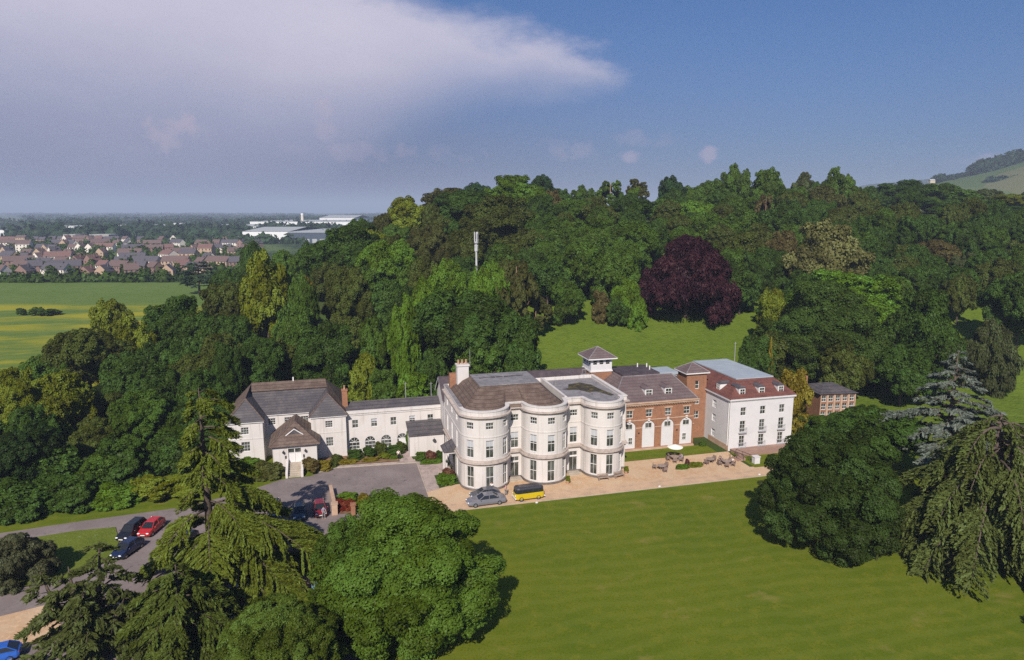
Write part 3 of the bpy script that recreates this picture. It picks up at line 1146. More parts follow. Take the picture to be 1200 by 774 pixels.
# rear range behind the mansion
def rear_range():
    t = thing("rear_range", "long low range with a dark slate roof running behind the mansion", "building", (0, 0, 0))
    b = MB()
    b.box(0.2, 14.4, 0, 26.2, 22, 9.2)
    b.face([(0.2, 14.4, 9.2), (0.2, 18.3, 12.0), (0.2, 22, 9.2)])
    b.build("wall", M["stucco"], t)
    r = MB()
    r.face([(-0.15, 14.12, 9.0), (26.4, 14.12, 9.0), (26.4, 18.3, 12.15), (-0.15, 18.3, 12.15)])
    r.face([(26.4, 22.4, 9.0), (-0.15, 22.4, 9.0), (-0.15, 18.3, 12.15), (26.4, 18.3, 12.15)])
    r.tube([(-0.15, 18.3, 12.16), (26.4, 18.3, 12.16)], .1, 6)
    r.build("roof", M["felt"], t)
    b = MB()
    b.face([(-0.17, 14.0, 8.9), (-0.17, 18.3, 12.25), (-0.17, 18.3, 11.95), (-0.17, 14.2, 8.7)])
    b.face([(-0.17, 18.3, 12.25), (-0.17, 22.5, 8.9), (-0.17, 22.3, 8.7), (-0.17, 18.3, 11.95)])
    b.build("gable_trim", M["trim"], t)


rear_range()


def tower():
    t = thing("lookout_tower", "square lookout tower with white glazed top and small pyramid roof above the roofs", "tower", (28.8, 18.2, 0))
    b = MB()
    b.box(-2, -2, 0, 2, 2, 11.75)
    b.build("brick_shaft", M["brick"], t)
    b = MB()
    b.box(-2.12, -2.12, 11.753, 2.12, 2.12, 12.0)
    b.build("stone_band", M["trim"], t)
    pts = [(-2, 2), (-2, -2), (2, -2), (2, 2)]
    for p in (pts[:2], pts[1:3], pts[2:4]):
        L = math.dist(*p)
        windowed_wall(t, list(p), 12.0, 14.35, [dict(s=L * k, w=.85, z=13.0, h=.85, nx=1, ny=2) for k in (.2, .5, .8)], M["white"], "upper_wall", 0.12, setback=.06)
    r = MB()
    e, z = 2.75, 14.3
    r.face([(-e, -e, z), (e, -e, z), (0, 0, 16.0)])
    r.face([(e, -e, z), (e, e, z), (0, 0, 16.0)])
    r.face([(e, e, z), (-e, e, z), (0, 0, 16.0)])
    r.face([(-e, e, z), (-e, -e, z), (0, 0, 16.0)])
    rf = r.build("roof", M["slate_purple"], t)
    h = MB()
    hip_caps(h, [((s1 * e, s2 * e, z), (0, 0, 16.0)) for s1 in (-1, 1) for s2 in (-1, 1)], .07)
    h.build("hip_roll", M["lead"], rf)
    h = MB()
    h.box(-e, -e, z - .2, e, -e + .1, z - .004)
    h.box(-e, e - .1, z - .2, e, e, z - .004)
    h.box(-e, -e + .1, z - .2, -e + .1, e - .1, z - .004)
    h.box(e - .1, -e + .1, z - .2, e, e - .1, z - .004)
    h.box(-e + .1, -e + .1, z - .1, e - .1, e - .1, z - .02)
    h.build("eaves", M["trim"], rf)
    # a little railed landing at the left
    b = MB()
    b.box(-3.6, -1.9, 11.2, -2.13, -1.0, 11.32)
    for x in (-3.55, -2.9, -2.25):
        b.tube([(x, -1.85, 11.32), (x, -1.85, 12.3)], .03, 6)
    b.tube([(-3.6, -1.85, 12.3), (-2.1, -1.85, 12.3)], .035, 6)
    b.build("landing", M["railing"], t)


tower()


def brick_wing():
    t = thing("brick_wing", "orange brick wing with four tall arched white bays between mansion and white block", "building", (0, 0, 0))
    F = [(26.35, 7.0), (42.3, 7.0)]
    S = cum(F)
    xs = (30.25, 33.8, 37.35, 40.85)
    ops = [(x - 26.35, 2.35, 0.35, 5.15, True) for x in xs]
    wins = [dict(x=x, y=7, w=1.15, z=5.75, h=1.3, nx=2, ny=2) for x in xs]
    windowed_wall(t, F, 0, 8.3, wins, M["brick"], depth=0.22, extra_ops=ops)
    # white rendered infill of each arch, with its own windows
    for i, x in enumerate(xs):
        zt = 5.15 - 1.175
        q = MB()
        base = [(-1.175, 0.35), (1.175, 0.35)]
        pts = base + [(1.175 * math.cos(math.pi * k / 14), zt + 1.175 * math.sin(math.pi * k / 14)) for k in range(15)]
        q.face([(a, 0, z) for a, z in pts])
        bay = q.build("arch_infill", M["white"], t, (x, 7.2, 0))
        fm, gm, _ = window_mesh(1.25, .95, 2, 1, 0, False, False)
        w = link("window", fm, bay, (0, -.06, 3.75))
        w2 = MB()
        w2.box(-.62, -.02, 3.75, .62, -.004, 4.7)
        w2.build("pane", M["glass"], bay)
        if i in (0, 3):
            fm, gm, _ = window_mesh(.75, 1.2, 2, 2, 0, False, False)
            w = link("window", fm, bay, (-.25 if i == 3 else .3, -.06, 1.1))
            w2 = MB()
            xx = -.25 if i == 3 else .3
            w2.box(xx - .37, -.02, 1.1, xx + .37, -.004, 2.3)
            w2.build("pane", M["glass"], bay)
        k = MB()
        k.face([(-.16, -.26, 5.0), (.16, -.26, 5.0), (.24, -.26, 5.5), (-.24, -.26, 5.5)])
        k.box(-.18, -.255, 5.02, .18, -.2, 5.48)
        k.build("keystone", M["trim"], bay)
        k = MB()
        k.face([(-.75, -.245, 7.07), (.75, -.245, 7.07), (.85, -.245, 7.32), (-.85, -.245, 7.32)])
        k.build("lintel", M["brick_trim"], bay)
    for x in (32.0, 39.1):
        v = MB()
        v.box(x - .12, 6.93, 2.9, x + .12, 6.999, 3.15)
        v.build("wall_vent", M["iron"], t)
    b = MB()
    b.box(26.4, 6.93, 5.2, 42.3, 6.998, 5.36)
    segs = [26.4] + [e for x in xs for e in (x - 1.2, x + 1.2)] + [42.3]
    for a, c in zip(segs[::2], segs[1::2]):
        b.box(a, 6.93, 3.85, c, 6.998, 4.0)
    b.build("string_course", M["brick_trim"], t)
    b = MB()
    b.box(26.4, 6.8, 7.75, 42.4, 6.998, 8.0)
    b.box(26.4, 6.55, 8.003, 42.5, 7.3, 8.3)
    b.box(26.4, 6.4, 8.303, 42.6, 7.4, 8.55)
    x = 26.5
    while x < 42.3:
        b.box(x, 6.66, 7.82, x + .16, 6.797, 8.0)
        x += .45
    b.build("cornice", M["brick_trim"], t)
    b = MB()
    b.box(26.4, 6.7, 0, 42.3, 6.999, .3)
    b.build("plinth", M["brick_trim"], t)
    b = MB()
    b.box(26.4, 7.4, 0.5, 42.25, 22, 8.5)
    b.build("rear_wall", M["brick"], t)
    r = MB()
    A, B_, Cc, D = (27.0, 6.5, 8.56), (42.6, 6.5, 8.56), (42.6, 22, 8.56), (27.0, 22, 8.56)
    e, f, g, h = (31.2, 12.4, 11.6), (40.6, 12.4, 11.6), (40.6, 18, 11.6), (31.2, 18, 11.6)
    Dn = (27.0, 15.9, 8.56)
    for q in ([A, B_, f, e], [B_, Cc, g, f], [Cc, D, h, g], [Dn, A, e], [Dn, e, h]):
        r.face(q)
    rf = r.build("roof", M["slate_purple"], t)
    r = MB()
    hip_caps(r, [(A, e), (B_, f), (e, f)], .08)
    r.build("hip_roll", M["lead"], rf)
    r = MB()
    r.box(31.3, 12.6, 11.605, 38.4, 19, 11.9)
    fl = r.build("flat_top", M["felt"], rf)
    for x, y in ((36.4, 17.5), (37.6, 15.0), (38.0, 17.0)):
        q = MB()
        q.tube([(x, y, 11.9), (x, y, 12.6)], .11, 8)
        q.build("vent_pipe", M["trim"], rf)
    r = MB()
    r.box(38.5, 12.8, 11.3, 42.1, 17.0, 11.75)
    r.build("lead_flat", M["membrane"], rf)
    for x in (34.1, 37.75):
        o, gm, f_ = dormer(t, x, 8.0, 9.0, 1.35, 1.35, 2.2, M["slate_purple"], M["trim"])
        link("pane", gm, o, (0, -.06, .15))
    # stair turret in the corner, taller than the wing
    F2 = [(42.6, 10.4), (46.45, 10.4)]
    windowed_wall(t, F2, 0, 12.0, [dict(s=2.0, w=.75, z=9.0, h=1.5, nx=1, ny=2), dict(s=2.0, w=1.2, z=6.2, h=1.2), dict(s=2.0, w=1.2, z=3.6, h=1.35), dict(s=1.2, w=1.0, z=.5, h=2.1, nx=1, ny=1, door=True, name="door")], M["brick"], "turret_wall")
    b = MB()
    wall(b, [(42.6, 14), (42.6, 10.4)], 0, 12.0)
    wall(b, [(46.45, 10.4), (46.45, 14)], 0, 12.0)
    wall(b, [(46.45, 14), (42.6, 14)], 0, 12.0)
    b.build("turret_side", M["brick"], t)
    r = MB()
    z = 12.0
    P4 = [(42.2, 10.0, z), (46.85, 10.0, z), (46.85, 14.4, z), (42.2, 14.4, z)]
    ap = (44.5, 12.2, 13.5)
    for i in range(4):
        r.face([P4[i], P4[(i + 1) % 4], ap])
    tr = r.build("turret_roof", M["slate_purple"], t)
    r = MB()
    hip_caps(r, [(p, ap) for p in P4], .07)
    r.build("hip_roll", M["lead"], tr)
    r = MB()
    r.box(42.2, 10.0, 11.8, 46.85, 10.1, 11.997)
    r.box(42.2, 10.1, 11.8, 42.3, 14.4, 11.997)
    r.box(42.3, 10.1, 11.85, 46.8, 14.3, 11.99)
    r.build("eaves", M["trim"], tr)


brick_wing()


def white_block():
    t = thing("white_block", "tall white rendered block with red tiled mansard roof and flat grey top", "building", (0, 0, 0))
    x0, x1, y0, y1 = 46.5, 58.7, 2.7, 23
    cols = (49.0, 52.75, 56.5)
    F = [(x0, y0), (x1, y0)]
    wins = []
    for i, x in enumerate(cols):
        wins.append(dict(x=x, y=y0, w=1.05, z=0.5, h=2.0, nx=2, ny=3))
        wins.append(dict(x=x, y=y0, w=1.05, z=3.1, h=2.0, nx=2, ny=3))
        wins.append(dict(x=x, y=y0, w=1.05, z=6.0, h=1.45, nx=2, ny=2))
    windowed_wall(t, F, 0, 9.0, wins, M["white"])
    Lp = [(x0, y1), (x0, y0)]
    wl = []
    for z in (1.1, 3.8, 6.3):
        wl.append(dict(x=x0, y=7.6, w=1.2, z=z, h=1.3, nx=3, ny=2, blind=.9))
    windowed_wall(t, Lp, 0, 9.0, wl, M["white"])
    b = MB()
    wall(b, [(x1, y0), (x1, y1)], 0, 9.0)
    wall(b, [(x1, y1), (x0, y1)], 0, 9.0)
    b.build("rear_wall", M["white"], t)
    b = MB()
    b.box(x0 - .06, y0 - .06, 0, x0 - .003, 9.0, .95)
    b.build("brick_plinth", M["brick_trim"], t)
    b = MB()
    pa = [(x0, y1), (x0, y0), (x1, y0), (x1, y1)]
    band(b, pa, .05, .12, 8.55, 8.75)
    band(b, pa, .05, .30, 8.753, 9.05)
    b.build("cornice", M["white"], t)
    b = MB()
    b.tube([(x0 - .08, y0 + .35, .9), (x0 - .08, y0 + .35, 8.6)], .07, 8)
    b.tube([(x0 - .05, y0 - .1, .1), (x0 - .05, y0 - .1, 8.6)], .06, 8)
    b.build("drainpipe", M["trim"], t)
    r = MB()
    e = .32
    z0, z1 = 9.06, 11.4
    A, B_, Cc, D = (x0 - e, y0 - e, z0), (x1 + e, y0 - e, z0), (x1 + e, y1 + e, z0), (x0 - e, y1 + e, z0)
    f, g, h, i_ = (49.6, 6.2, z1), (56.8, 6.2, z1), (56.8, 20.6, z1), (49.6, 20.6, z1)
    for q in ([A, B_, g, f], [B_, Cc, h, g], [Cc, D, i_, h], [D, A, f, i_]):
        r.face(q)
    rf = r.build("roof", M["tile_red"], t)
    r = MB()
    r.box(49.5, 6.1, z1 + .004, 56.9, 20.7, z1 + .2)
    r.build("flat_top", M["membrane"], rf)
    r = MB()
    for s_, e_ in ((A, f), (B_, g)):
        q = MB()
        hip_caps(q, [(s_, e_)], .09)
        q.build("hip_tiles", M["tile_red"], rf)
    for x in cols:
        o, gm, f_ = dormer(t, x, 3.35, 9.35, 1.15, 1.3, 2.2, M["slate"], M["trim"])
        link("pane", gm, o, (0, -.06, .15))
    o, gm, f_ = dormer(t, 47.0, 7.4, 9.35, 1.15, 1.3, 2.2, M["slate"], M["trim"])
    o.rotation_euler.z = -math.pi / 2
    link("pane", gm, o, (0, -.06, .15))
    for z in (0.45, 3.05):
        for x in cols:
            q = MB()
            zz = z
            q.box(-.75, -.34, -.1, .75, -.01, 0)
            q.tube([(-.72, -.02, .85), (-.72, -.32, .85), (.72, -.32, .85), (.72, -.02, .85)], .025, 5)
            for k in range(9):
                xx = -.72 + 1.44 * k / 8
                q.tube([(xx, -.32, 0), (xx, -.32, .85)], .014, 4)
            q.build("balcony", M["railing"], t, (x, y0, zz))
    # paved terrace along the foot with steps and side ramp
    b = MB()
    b.box(x0 + .3, -0.3, 0, 60.2, y0 - .07, .42)
    b.build("terrace", M["terrace"], t)
    return t


white_block()


def ramp_rail():
    t = thing("terrace_steps", "short flight of steps with dark rails and white pier beside the white block", "steps", (47.0, -1.2, 0))
    b = MB()
    for k in range(3):
        b.box(-1.6 + k * .45, -.8, 0.002 * (k + 1), -1.15 + k * .45, .8, .14 * (k + 1))
    b.build("step", M["terrace"], t)
    b = MB()
    b.box(.2, -2.6, 0, 1.15, -1.8, 1.1)
    b.box(.12, -2.68, 1.103, 1.23, -1.72, 1.2)
    b.build("pier", M["white"], t)
    b = MB()
    for dx in (-.9, .1):
        b.tube([(dx - .9, 1.2, 1.3), (dx + .8, -1.9, .95)], .04, 6)
        for f in (0, .33, .66, 1):
            x, y, z = dx - .9 + 1.7 * f, 1.2 - 3.1 * f, 1.3 - .35 * f
            b.tube([(x, y, 0), (x, y, z)], .03, 6)
    b.build("handrail", M["iron"], t)


ramp_rail()
t = thing("terrace_rail", "pair of pale handrails at the far right end of the white block's terrace", "handrail", (60.6, 1.4, 0))
for dy in (0, 1.1):
    b = MB()
    b.tube([(-.6, dy, 1.35), (1.4, dy - .7, .8), (1.4, dy - .7, 0)], .05, 6)
    b.tube([(-.6, dy, 0), (-.6, dy, 1.35)], .05, 6)
    b.build("rail", M["trim"], t)


def service_wing():
    t = thing("hipped_wing", "white two storey wing with hipped grey slate roof and projecting entrance porch", "building", (0, 0, 0))
    xa, xb, xc_, xd = -33.8, -28.6, -21.2, -15.7
    ye, yr, yb = 17.0, 20.5, 31
    ze = 7.1
    w = lambda x, y, z, h, w=1.15, ny=3: dict(x=x, y=y, w=w, z=z, h=h, nx=3, ny=ny)
    windowed_wall(t, [(xa, ye), (xb, ye)], 0, ze, [w(-31.3, ye, 5.0, 1.2), w(-31.3, ye, 2.2, 1.6, 1.3)], M["stucco"])
    windowed_wall(t, [(xb, ye), (xb, yr), (xc_, yr), (xc_, ye)], 0, ze, [w(-27.5, yr, 5.2, 1.15, 1.2), w(-24.9, yr, 5.2, 1.15, 1.2), w(-22.3, yr, 5.2, 1.15, 1.2)], M["stucco"])
    windowed_wall(t, [(xc_, ye), (xd, ye)], 0, ze, [w(-18.4, ye, 5.1, 1.15), w(-18.4, ye, 1.9, 1.55)], M["stucco"])
    b = MB()
    wall(b, [(xa, yb), (xa, ye)], 0, ze)
    wall(b, [(xd, ye), (xd, yb)], 0, ze)
    wall(b, [(xd, yb), (xa, yb)], 0, ze)
    b.build("side_wall", M["stucco"], t)
    b = MB()
    band(b, [(xa, yb), (xa, ye), (xb, ye), (xb, yr), (xc_, yr), (xc_, ye), (xd, ye), (xd, 18)], .02, .22, ze - .22, ze)
    b.build("eaves", M["trim"], t)
    b = MB()
    band(b, [(xa, ye), (xb, ye)], .02, .04, 4.2, 4.34)
    band(b, [(xc_, ye), (xd, ye)], .02, .04, 4.2, 4.34)
    b.build("string_course", M["stucco"], t)
    # roofs
    s, o = .35, ze + .004
    z1, zr = 10.2, 11.1
    r = MB()
    yv = 24.6
    # main front slope between the two projecting hips
    r.face([(xb + s, yr - s, o), (xc_ - s, yr - s, o), ((xc_ + xd) / 2, yv, z1), ((xa + xb) / 2, yv, z1)])
    for (p, q) in ((xa, xb), (xc_, xd)):
        m_ = (p + q) / 2
        r.face([(p - s, ye - s, o), (q + s, ye - s, o), (m_, ye + 2.6, z1)])
        r.face([(q + s, ye - s, o), (q + s, yv, o), (m_, yv, z1), (m_, ye + 2.6, z1)])
        r.face([(p - s, yv, o), (p - s, ye - s, o), (m_, ye + 2.6, z1), (m_, yv, z1)])
    rf = r.build("roof", M["slate"], t)
    r = MB()
    ma, md = (xa + xb) / 2, (xc_ + xd) / 2
    r.face([(ma - .1, yv - .5, z1 - .05), (md + .1, yv - .5, z1 - .05), (md - .3, 26.2, zr), (ma + .3, 26.2, zr)])
    r.face([(xd + s, yb + s, o), (xa - s, yb + s, o), (ma + .3, 26.2, zr), (md - .3, 26.2, zr)])
    r.face([(xa - s, yb + s, o), (xa - s, ye - s, o + .05), (ma - .02, ye + 2.6, z1 + .05), (ma + .3, 26.2, zr)])
    r.face([(xd + s, ye + 1.5, o + .05), (xd + s, yb + s, o), (md - .3, 26.2, zr), (md + .05, ye + 3.2, z1 + .05)])
    r.build("ridge_roof", M["tile_brown"], t)
    for sg in (((xb + s, ye - s, o), (ma, ye + 2.6, z1)), ((xa - s, ye - s, o), (ma, ye + 2.6, z1)), ((xc_ - s, ye - s, o), (md, ye + 2.6, z1)), ((xd + s, ye - s, o), (md, ye + 2.6, z1)), ((ma + .3, 26.2, zr), (md - .3, 26.2, zr))):
        h = MB()
        hip_caps(h, [sg], .1)
        h.build("hip_tiles", M["tile_brown"], rf)
    h = MB()
    h.box(-24.2, 26.0, zr, -24.0, 26.2, zr + .7)
    h.build("vent_pipe", M["trim"], rf)
    c = MB()
    c.box(-16.15, 19.6, 6.5, -15.25, 20.5, 10.4)
    c.box(-16.22, 19.53, 10.403, -15.18, 20.57, 10.6)
    ch = c.build("chimney", M["brick"], t)
    p = MB()
    p.lathe([(.17, 0), (.17, .1), (.13, .15), (.12, .55), (.16, .57), (.16, .65)], (0, 0, 0), 10)
    p.build("chimney_pot", M["terracotta"], ch, (-15.7, 20.05, 10.6))
    # porch: raised entrance with hipped tile roof and little gable
    px0, px1, py, pz = -27.0, -20.4, 13.0, 4.0
    b = MB()
    dw = 1.9
    wall(b, [(px0, py), (px1, py)], 0, pz, [(3.25, dw, 1.2, 3.45)], .25)
    wall(b, [(px0, ye + 3.4), (px0, py)], 0, pz)
    wall(b, [(px1, py), (px1, ye + 3.4)], 0, pz)
    po = b.build("entrance_porch", M["stucco"], t)
    d = MB()
    d.box(px0 + 2.3, py + .2, 1.2, px0 + 4.2, py + .26, 2.7)
    d.build("door", M["trim"], po)
    fm, gm, _ = window_mesh(1.9, .8, 2, 1, 0, False, False)
    d = MB()
    d.box(px0 + 2.33, py + .2, 2.703, px0 + 4.17, py + .24, 3.45)
    d.build("transom_window", M["glass"], po)
    f = MB()
    f.box(px0 + 3.2, py + .14, 1.2, px0 + 3.3, py + .198, 3.45)
    f.box(px0 + 2.3, py + .14, 2.66, px0 + 3.198, py + .198, 2.74)
    f.box(px0 + 3.302, py + .14, 2.66, px0 + 4.2, py + .198, 2.74)
    f.build("door_frame", M["trim"], po)
    for dx in (1.6, 4.9):
        l = MB()
        l.ball((px0 + dx, py - .25, 3.0), (.2, .2, .22), 8, 5)
        l.tube([(px0 + dx, py, 3.25), (px0 + dx, py - .25, 3.25)], .03, 6)
        l.build("hanging_basket", M["iron"], po)
    for dx in (1.9, 4.6):
        l = MB()
        l.box(px0 + dx - .1, py - .12, 1.9, px0 + dx + .1, py - .003, 2.35)
        l.build("wall_lamp", M["iron"], po)
    r = MB()
    e = .55
    A, B_ = (px0 - e, py - e, pz), (px1 + e, py - e, pz)
    Cc, D = (px1 + e, ye + 3.3, pz), (px0 - e, ye + 3.3, pz)
    ap, bk = (-23.7, 16.2, 6.9), (-23.7, ye + 3.3, 6.9)
    r.face([A, B_, ap])
    r.face([B_, Cc, bk, ap])
    r.face([D, A, ap, bk])
    pr = r.build("roof", M["tile_brown"], po)
    g = MB()
    gx0, gx1, gy = -25.2, -22.2, 14.2
    g.face([(gx0, gy, 5.05), (gx1, gy, 5.05), (-23.7, gy, 6.1)])
    g.build("gable", M["slate"], po)
    g = MB()
    g.tube([(gx0 - .1, gy - .06, 5.0), (-23.7, gy - .06, 6.2), (gx1 + .1, gy - .06, 5.0)], .09, 6)
    g.build("bargeboard", M["trim"], po)
    g = MB()
    g.face([(gx0 - .1, gy - .1, 5.05), (-23.7, gy - .1, 6.25), (-23.7, 16.4, 6.25), (gx0 - .1, 15.6, 5.2)])
    g.face([(-23.7, gy - .1, 6.25), (gx1 + .1, gy - .1, 5.05), (gx1 + .1, 15.6, 5.2), (-23.7, 16.4, 6.25)])
    g.build("gable_roof", M["tile_brown"], po)
    h = MB()
    hip_caps(h, [(A, ap), (B_, ap)], .08)
    h.build("hip_tiles", M["tile_brown"], po)
    # flight of steps between white cheek walls
    s_ = MB()
    for k in range(7):
        s_.box(px0 + 2.3, 9.6 + k * .47, 0.001 * (k + 1), px0 + 4.2, 12.97, .17 * (k + 1))
    s_.build("step", M["stone"], t)
    s_ = MB()
    for xx in (px0 + 1.95, px0 + 4.21):
        s_.face([(xx, 9.4, 0), (xx, 9.4, .75), (xx, 12.95, 1.9), (xx, 12.95, 0)])
        s_.face([(xx + .34, 9.4, 0), (xx + .34, 12.95, 0), (xx + .34, 12.95, 1.9), (xx + .34, 9.4, .75)])
        s_.face([(xx, 9.4, .75), (xx + .34, 9.4, .75), (xx + .34, 12.95, 1.9), (xx, 12.95, 1.9)])
        s_.face([(xx, 9.4, 0), (xx + .34, 9.4, 0), (xx + .34, 9.4, .75), (xx, 9.4, .75)])
    s_.build("step_wall", M["stucco"], t)


service_wing()


def arch_wing():
    t = thing("link_wing", "long white two storey link wing with arched ground floor windows and slate roof", "building", (0, 0, 0))
    x0, x1, y = -15.65, 0.14, 18.0
    wins = []
    for x in (-14.2, -11.1, -7.9, -4.75, -1.65):
        wins.append(dict(x=x, y=y, w=1.0, z=4.35, h=1.4, nx=2, ny=2, blind=.35 if x in (-11.1, -4.75) else 0))
    for x in (-14.45, -11.85, -9.2):
        wins.append(dict(x=x, y=y, w=1.75, z=.65, h=2.1, nx=3, ny=2, arch=True))
    wins.append(dict(x=-6.5, y=y, w=1.75, z=0.05, h=2.75, nx=3, ny=2, arch=True, name="arched_door"))
    windowed_wall(t, [(x0, y), (x1, y)], 0, 6.85, wins, M["stucco"])
    d = MB()
    d.box(-7.1, 18.06, .05, -5.9, 18.1, 1.85)
    d.build("door", M["trim"], t)
    b = MB()
    b.box(x0, y + .1, 0, x1, 23.5, 7.2) if False else None
    wall(b, [(x1, 23.5), (x0, 23.5)], 0, 7.2)
    b.build("rear_wall", M["stucco"], t)
    b = MB()
    band(b, [(x0, y), (x1, y)], .3, .10, 6.55, 6.75)
    band(b, [(x0, y), (x1, y)], .3, .16, 6.853, 7.3)
    b.build("parapet", M["stucco"], t)
    r = MB()
    r.face([(x0, y + .3, 7.2), (x1, y + .3, 7.2), (x1, 20.7, 8.15), (x0, 20.7, 8.15)])
    r.face([(x1, 23.8, 7.1), (x0, 23.8, 7.1), (x0, 20.7, 8.15), (x1, 20.7, 8.15)])
    r.tube([(x0, 20.7, 8.16), (x1, 20.7, 8.16)], .08, 6)
    r.build("roof", M["slate"], t)
    b = MB()
    b.tube([(x0 + .15, y - .08, .1), (x0 + .15, y - .08, 6.5)], .05, 6)
    b.build("drainpipe", M["stucco"], t)


arch_wing()


def annex():
    t = thing("lean_to_annex", "low windowless white annex with slate lean-to roof beside the mansion", "annex", (0, 0, 0))
    b = MB()
    x0, x1, y = -5.7, 0.02, 14.0
    wall(b, [(x0, 17.95), (x0, y), (x1, y), (x1, 17.95)], 0, 3.6)
    b.build("wall", M["stucco"], t)
    r = MB()
    r.face([(x0 - .2, y - .25, 3.62), (x1, y - .25, 3.62), (x1, 17.95, 4.9), (x0 - .2, 17.95, 4.9)])
    r.face([(x0 - .2, y - .25, 3.5), (x0 - .2, y - .25, 3.62), (x0 - .2, 17.95, 4.9), (x0 - .2, 17.95, 4.7)])
    r.face([(x0 - .2, y - .25, 3.5), (x1, y - .25, 3.5), (x1, y - .25, 3.62), (x0 - .2, y - .25, 3.62)])
    r.build("roof", M["slate"], t)
    r = MB()
    r.lathe([(.02, -.2), (.26, -.05), (.3, .1), (.2, .25)], (-1.7, 13.65, 2.5), 8)
    r.tube([(-1.7, 14.0, 2.95), (-1.7, 13.65, 2.95), (-1.7, 13.65, 2.7)], .025, 5)
    r.build("hanging_basket", M["iron"], t)


annex()


def outbuilding():
    fl = at(962, 462, 124)
    fr = at(1007, 459, 124)
    x0, y0 = fl[0], fl[1]
    x1 = fr[0]
    d = Vector((fr[0] - fl[0], fr[1] - fl[1]))
    rz = math.atan2(d.y, d.x) + R(8)
    w = d.length
    zt = fl[2]
    t = thing("brick_outbuilding", "small brick outbuilding with grey hipped roof and pale window surrounds among the trees", "building", (x0, y0, 0), rz)
    wins = []
    for i in range(5):
        for z in (zt - 1.55, zt - 3.1, zt - 4.6):
            wins.append(dict(s=w * (.1 + .2 * i), w=.95, z=z, h=1.15, nx=2, ny=2))
    windowed_wall(t, [(0, 0), (w, 0)], -3.5, zt, wins, M["brick"])
    b = MB()
    wall(b, [(0, 7), (0, 0)], -3.5, zt)
    b.build("side_wall", M["brick"], t)
    b = MB()
    wall(b, [(w, 0), (w, 7)], -3.5, zt)
    b.build("side_wall", M["brick"], t)
    b = MB()
    for i in range(5):
        s = w * (.1 + .2 * i)
        for k in (-.62, .62):
            b.box(s + k - .09, -.06, -3.4, s + k + .09, -.003, zt - .25)
    b.box(0, -.08, zt - .25, w, -.003, zt)
    b.build("pilaster", M["brick_trim"], t)
    r = MB()
    hip_roof(r, -.4, w + .4, -.4, 7.4, zt + .004, zt + 1.3, 2.8, w - 2.8, 3.5)
    r.build("roof", M["slate"], t)
    c = MB()
    c.box(.2, 7.5, zt - 2, 1.8, 8.6, zt + 1.6)
    c.build("chimney", M["brick"], t)


outbuilding()


def ph(name, label, u, v, h, cat="aerial"):
    pass

# ------------------------------------------------------------------ trees
def quad_mesh(name, V, tint, mats, extraV=None, extraF=None, extraT=None):
    """V: n x 4 x 3 leaf corners, tint: n; plus a triangle core"""
    n = len(V)
    V = V.reshape(-1, 3)
    nv = len(V)
    loops = np.arange(nv, dtype=np.int32)
    starts = np.arange(0, nv, 4, dtype=np.int32)
    tot = np.full(n, 4, dtype=np.int32)
    if extraV is not None and len(extraV):
        V = np.concatenate([V, extraV])
        fl = (extraF + nv).astype(np.int32)
        starts = np.concatenate([starts, nv + np.arange(0, len(fl) * 3, 3, dtype=np.int32)])
        tot = np.concatenate([tot, np.full(len(fl), 3, dtype=np.int32)])
        loops = np.concatenate([loops, fl.reshape(-1)])
        tint = np.concatenate([tint, extraT])
    me = bpy.data.meshes.new(name)
    me.vertices.add(len(V))
    me.vertices.foreach_set("co", V.astype(np.float32).reshape(-1))
    me.loops.add(len(loops))
    me.loops.foreach_set("vertex_index", loops.astype(np.int32))
    me.polygons.add(len(starts))
    me.polygons.foreach_set("loop_start", starts.astype(np.int32))
    at_ = me.attributes.new("tint", "FLOAT", "FACE")
    at_.data.foreach_set("value", tint.astype(np.float32))
    me.materials.append(mats)
    me.update(calc_edges=True)
    return me


def ico(sub=1):
    import bmesh
    bm = bmesh.new()
    bmesh.ops.create_icosphere(bm, subdivisions=sub, radius=1)
    v = np.array([p.co[:] for p in bm.verts])
    f = np.array([[q.index for q in p.verts] for p in bm.faces])
    bm.free()
    return v, f


ICO1 = ico(1)
ICO2 = ico(2)


def unit(a):
    return a / np.maximum(1e-6, np.linalg.norm(a, axis=-1, keepdims=True))


def leaves_at(P, N, size, rng, stretch=1.0, jitter=0.7, along=None):
    """a quad per point with a jittered normal"""
    n = len(P)
    N = unit(N + rng.normal(0, jitter, (n, 3)))
    a = rng.normal(0, 1, (n, 3)) if along is None else along + rng.normal(0, .25, (n, 3))
    e1 = unit(a - N * (a * N).sum(1, keepdims=True))
    e2 = np.cross(N, e1)
    s = (size * rng.uniform(.55, 1.35, n))[:, None]
    e1 = e1 * s * stretch
    e2 = e2 * s * .8
    k = rng.uniform(.15, .35, (n, 1)) * s
    return np.stack([P - e1 * .9, P + e2 * .75 - N * k, P + e1 * 1.05, P - e2 * .75 - N * k * .3], 1)


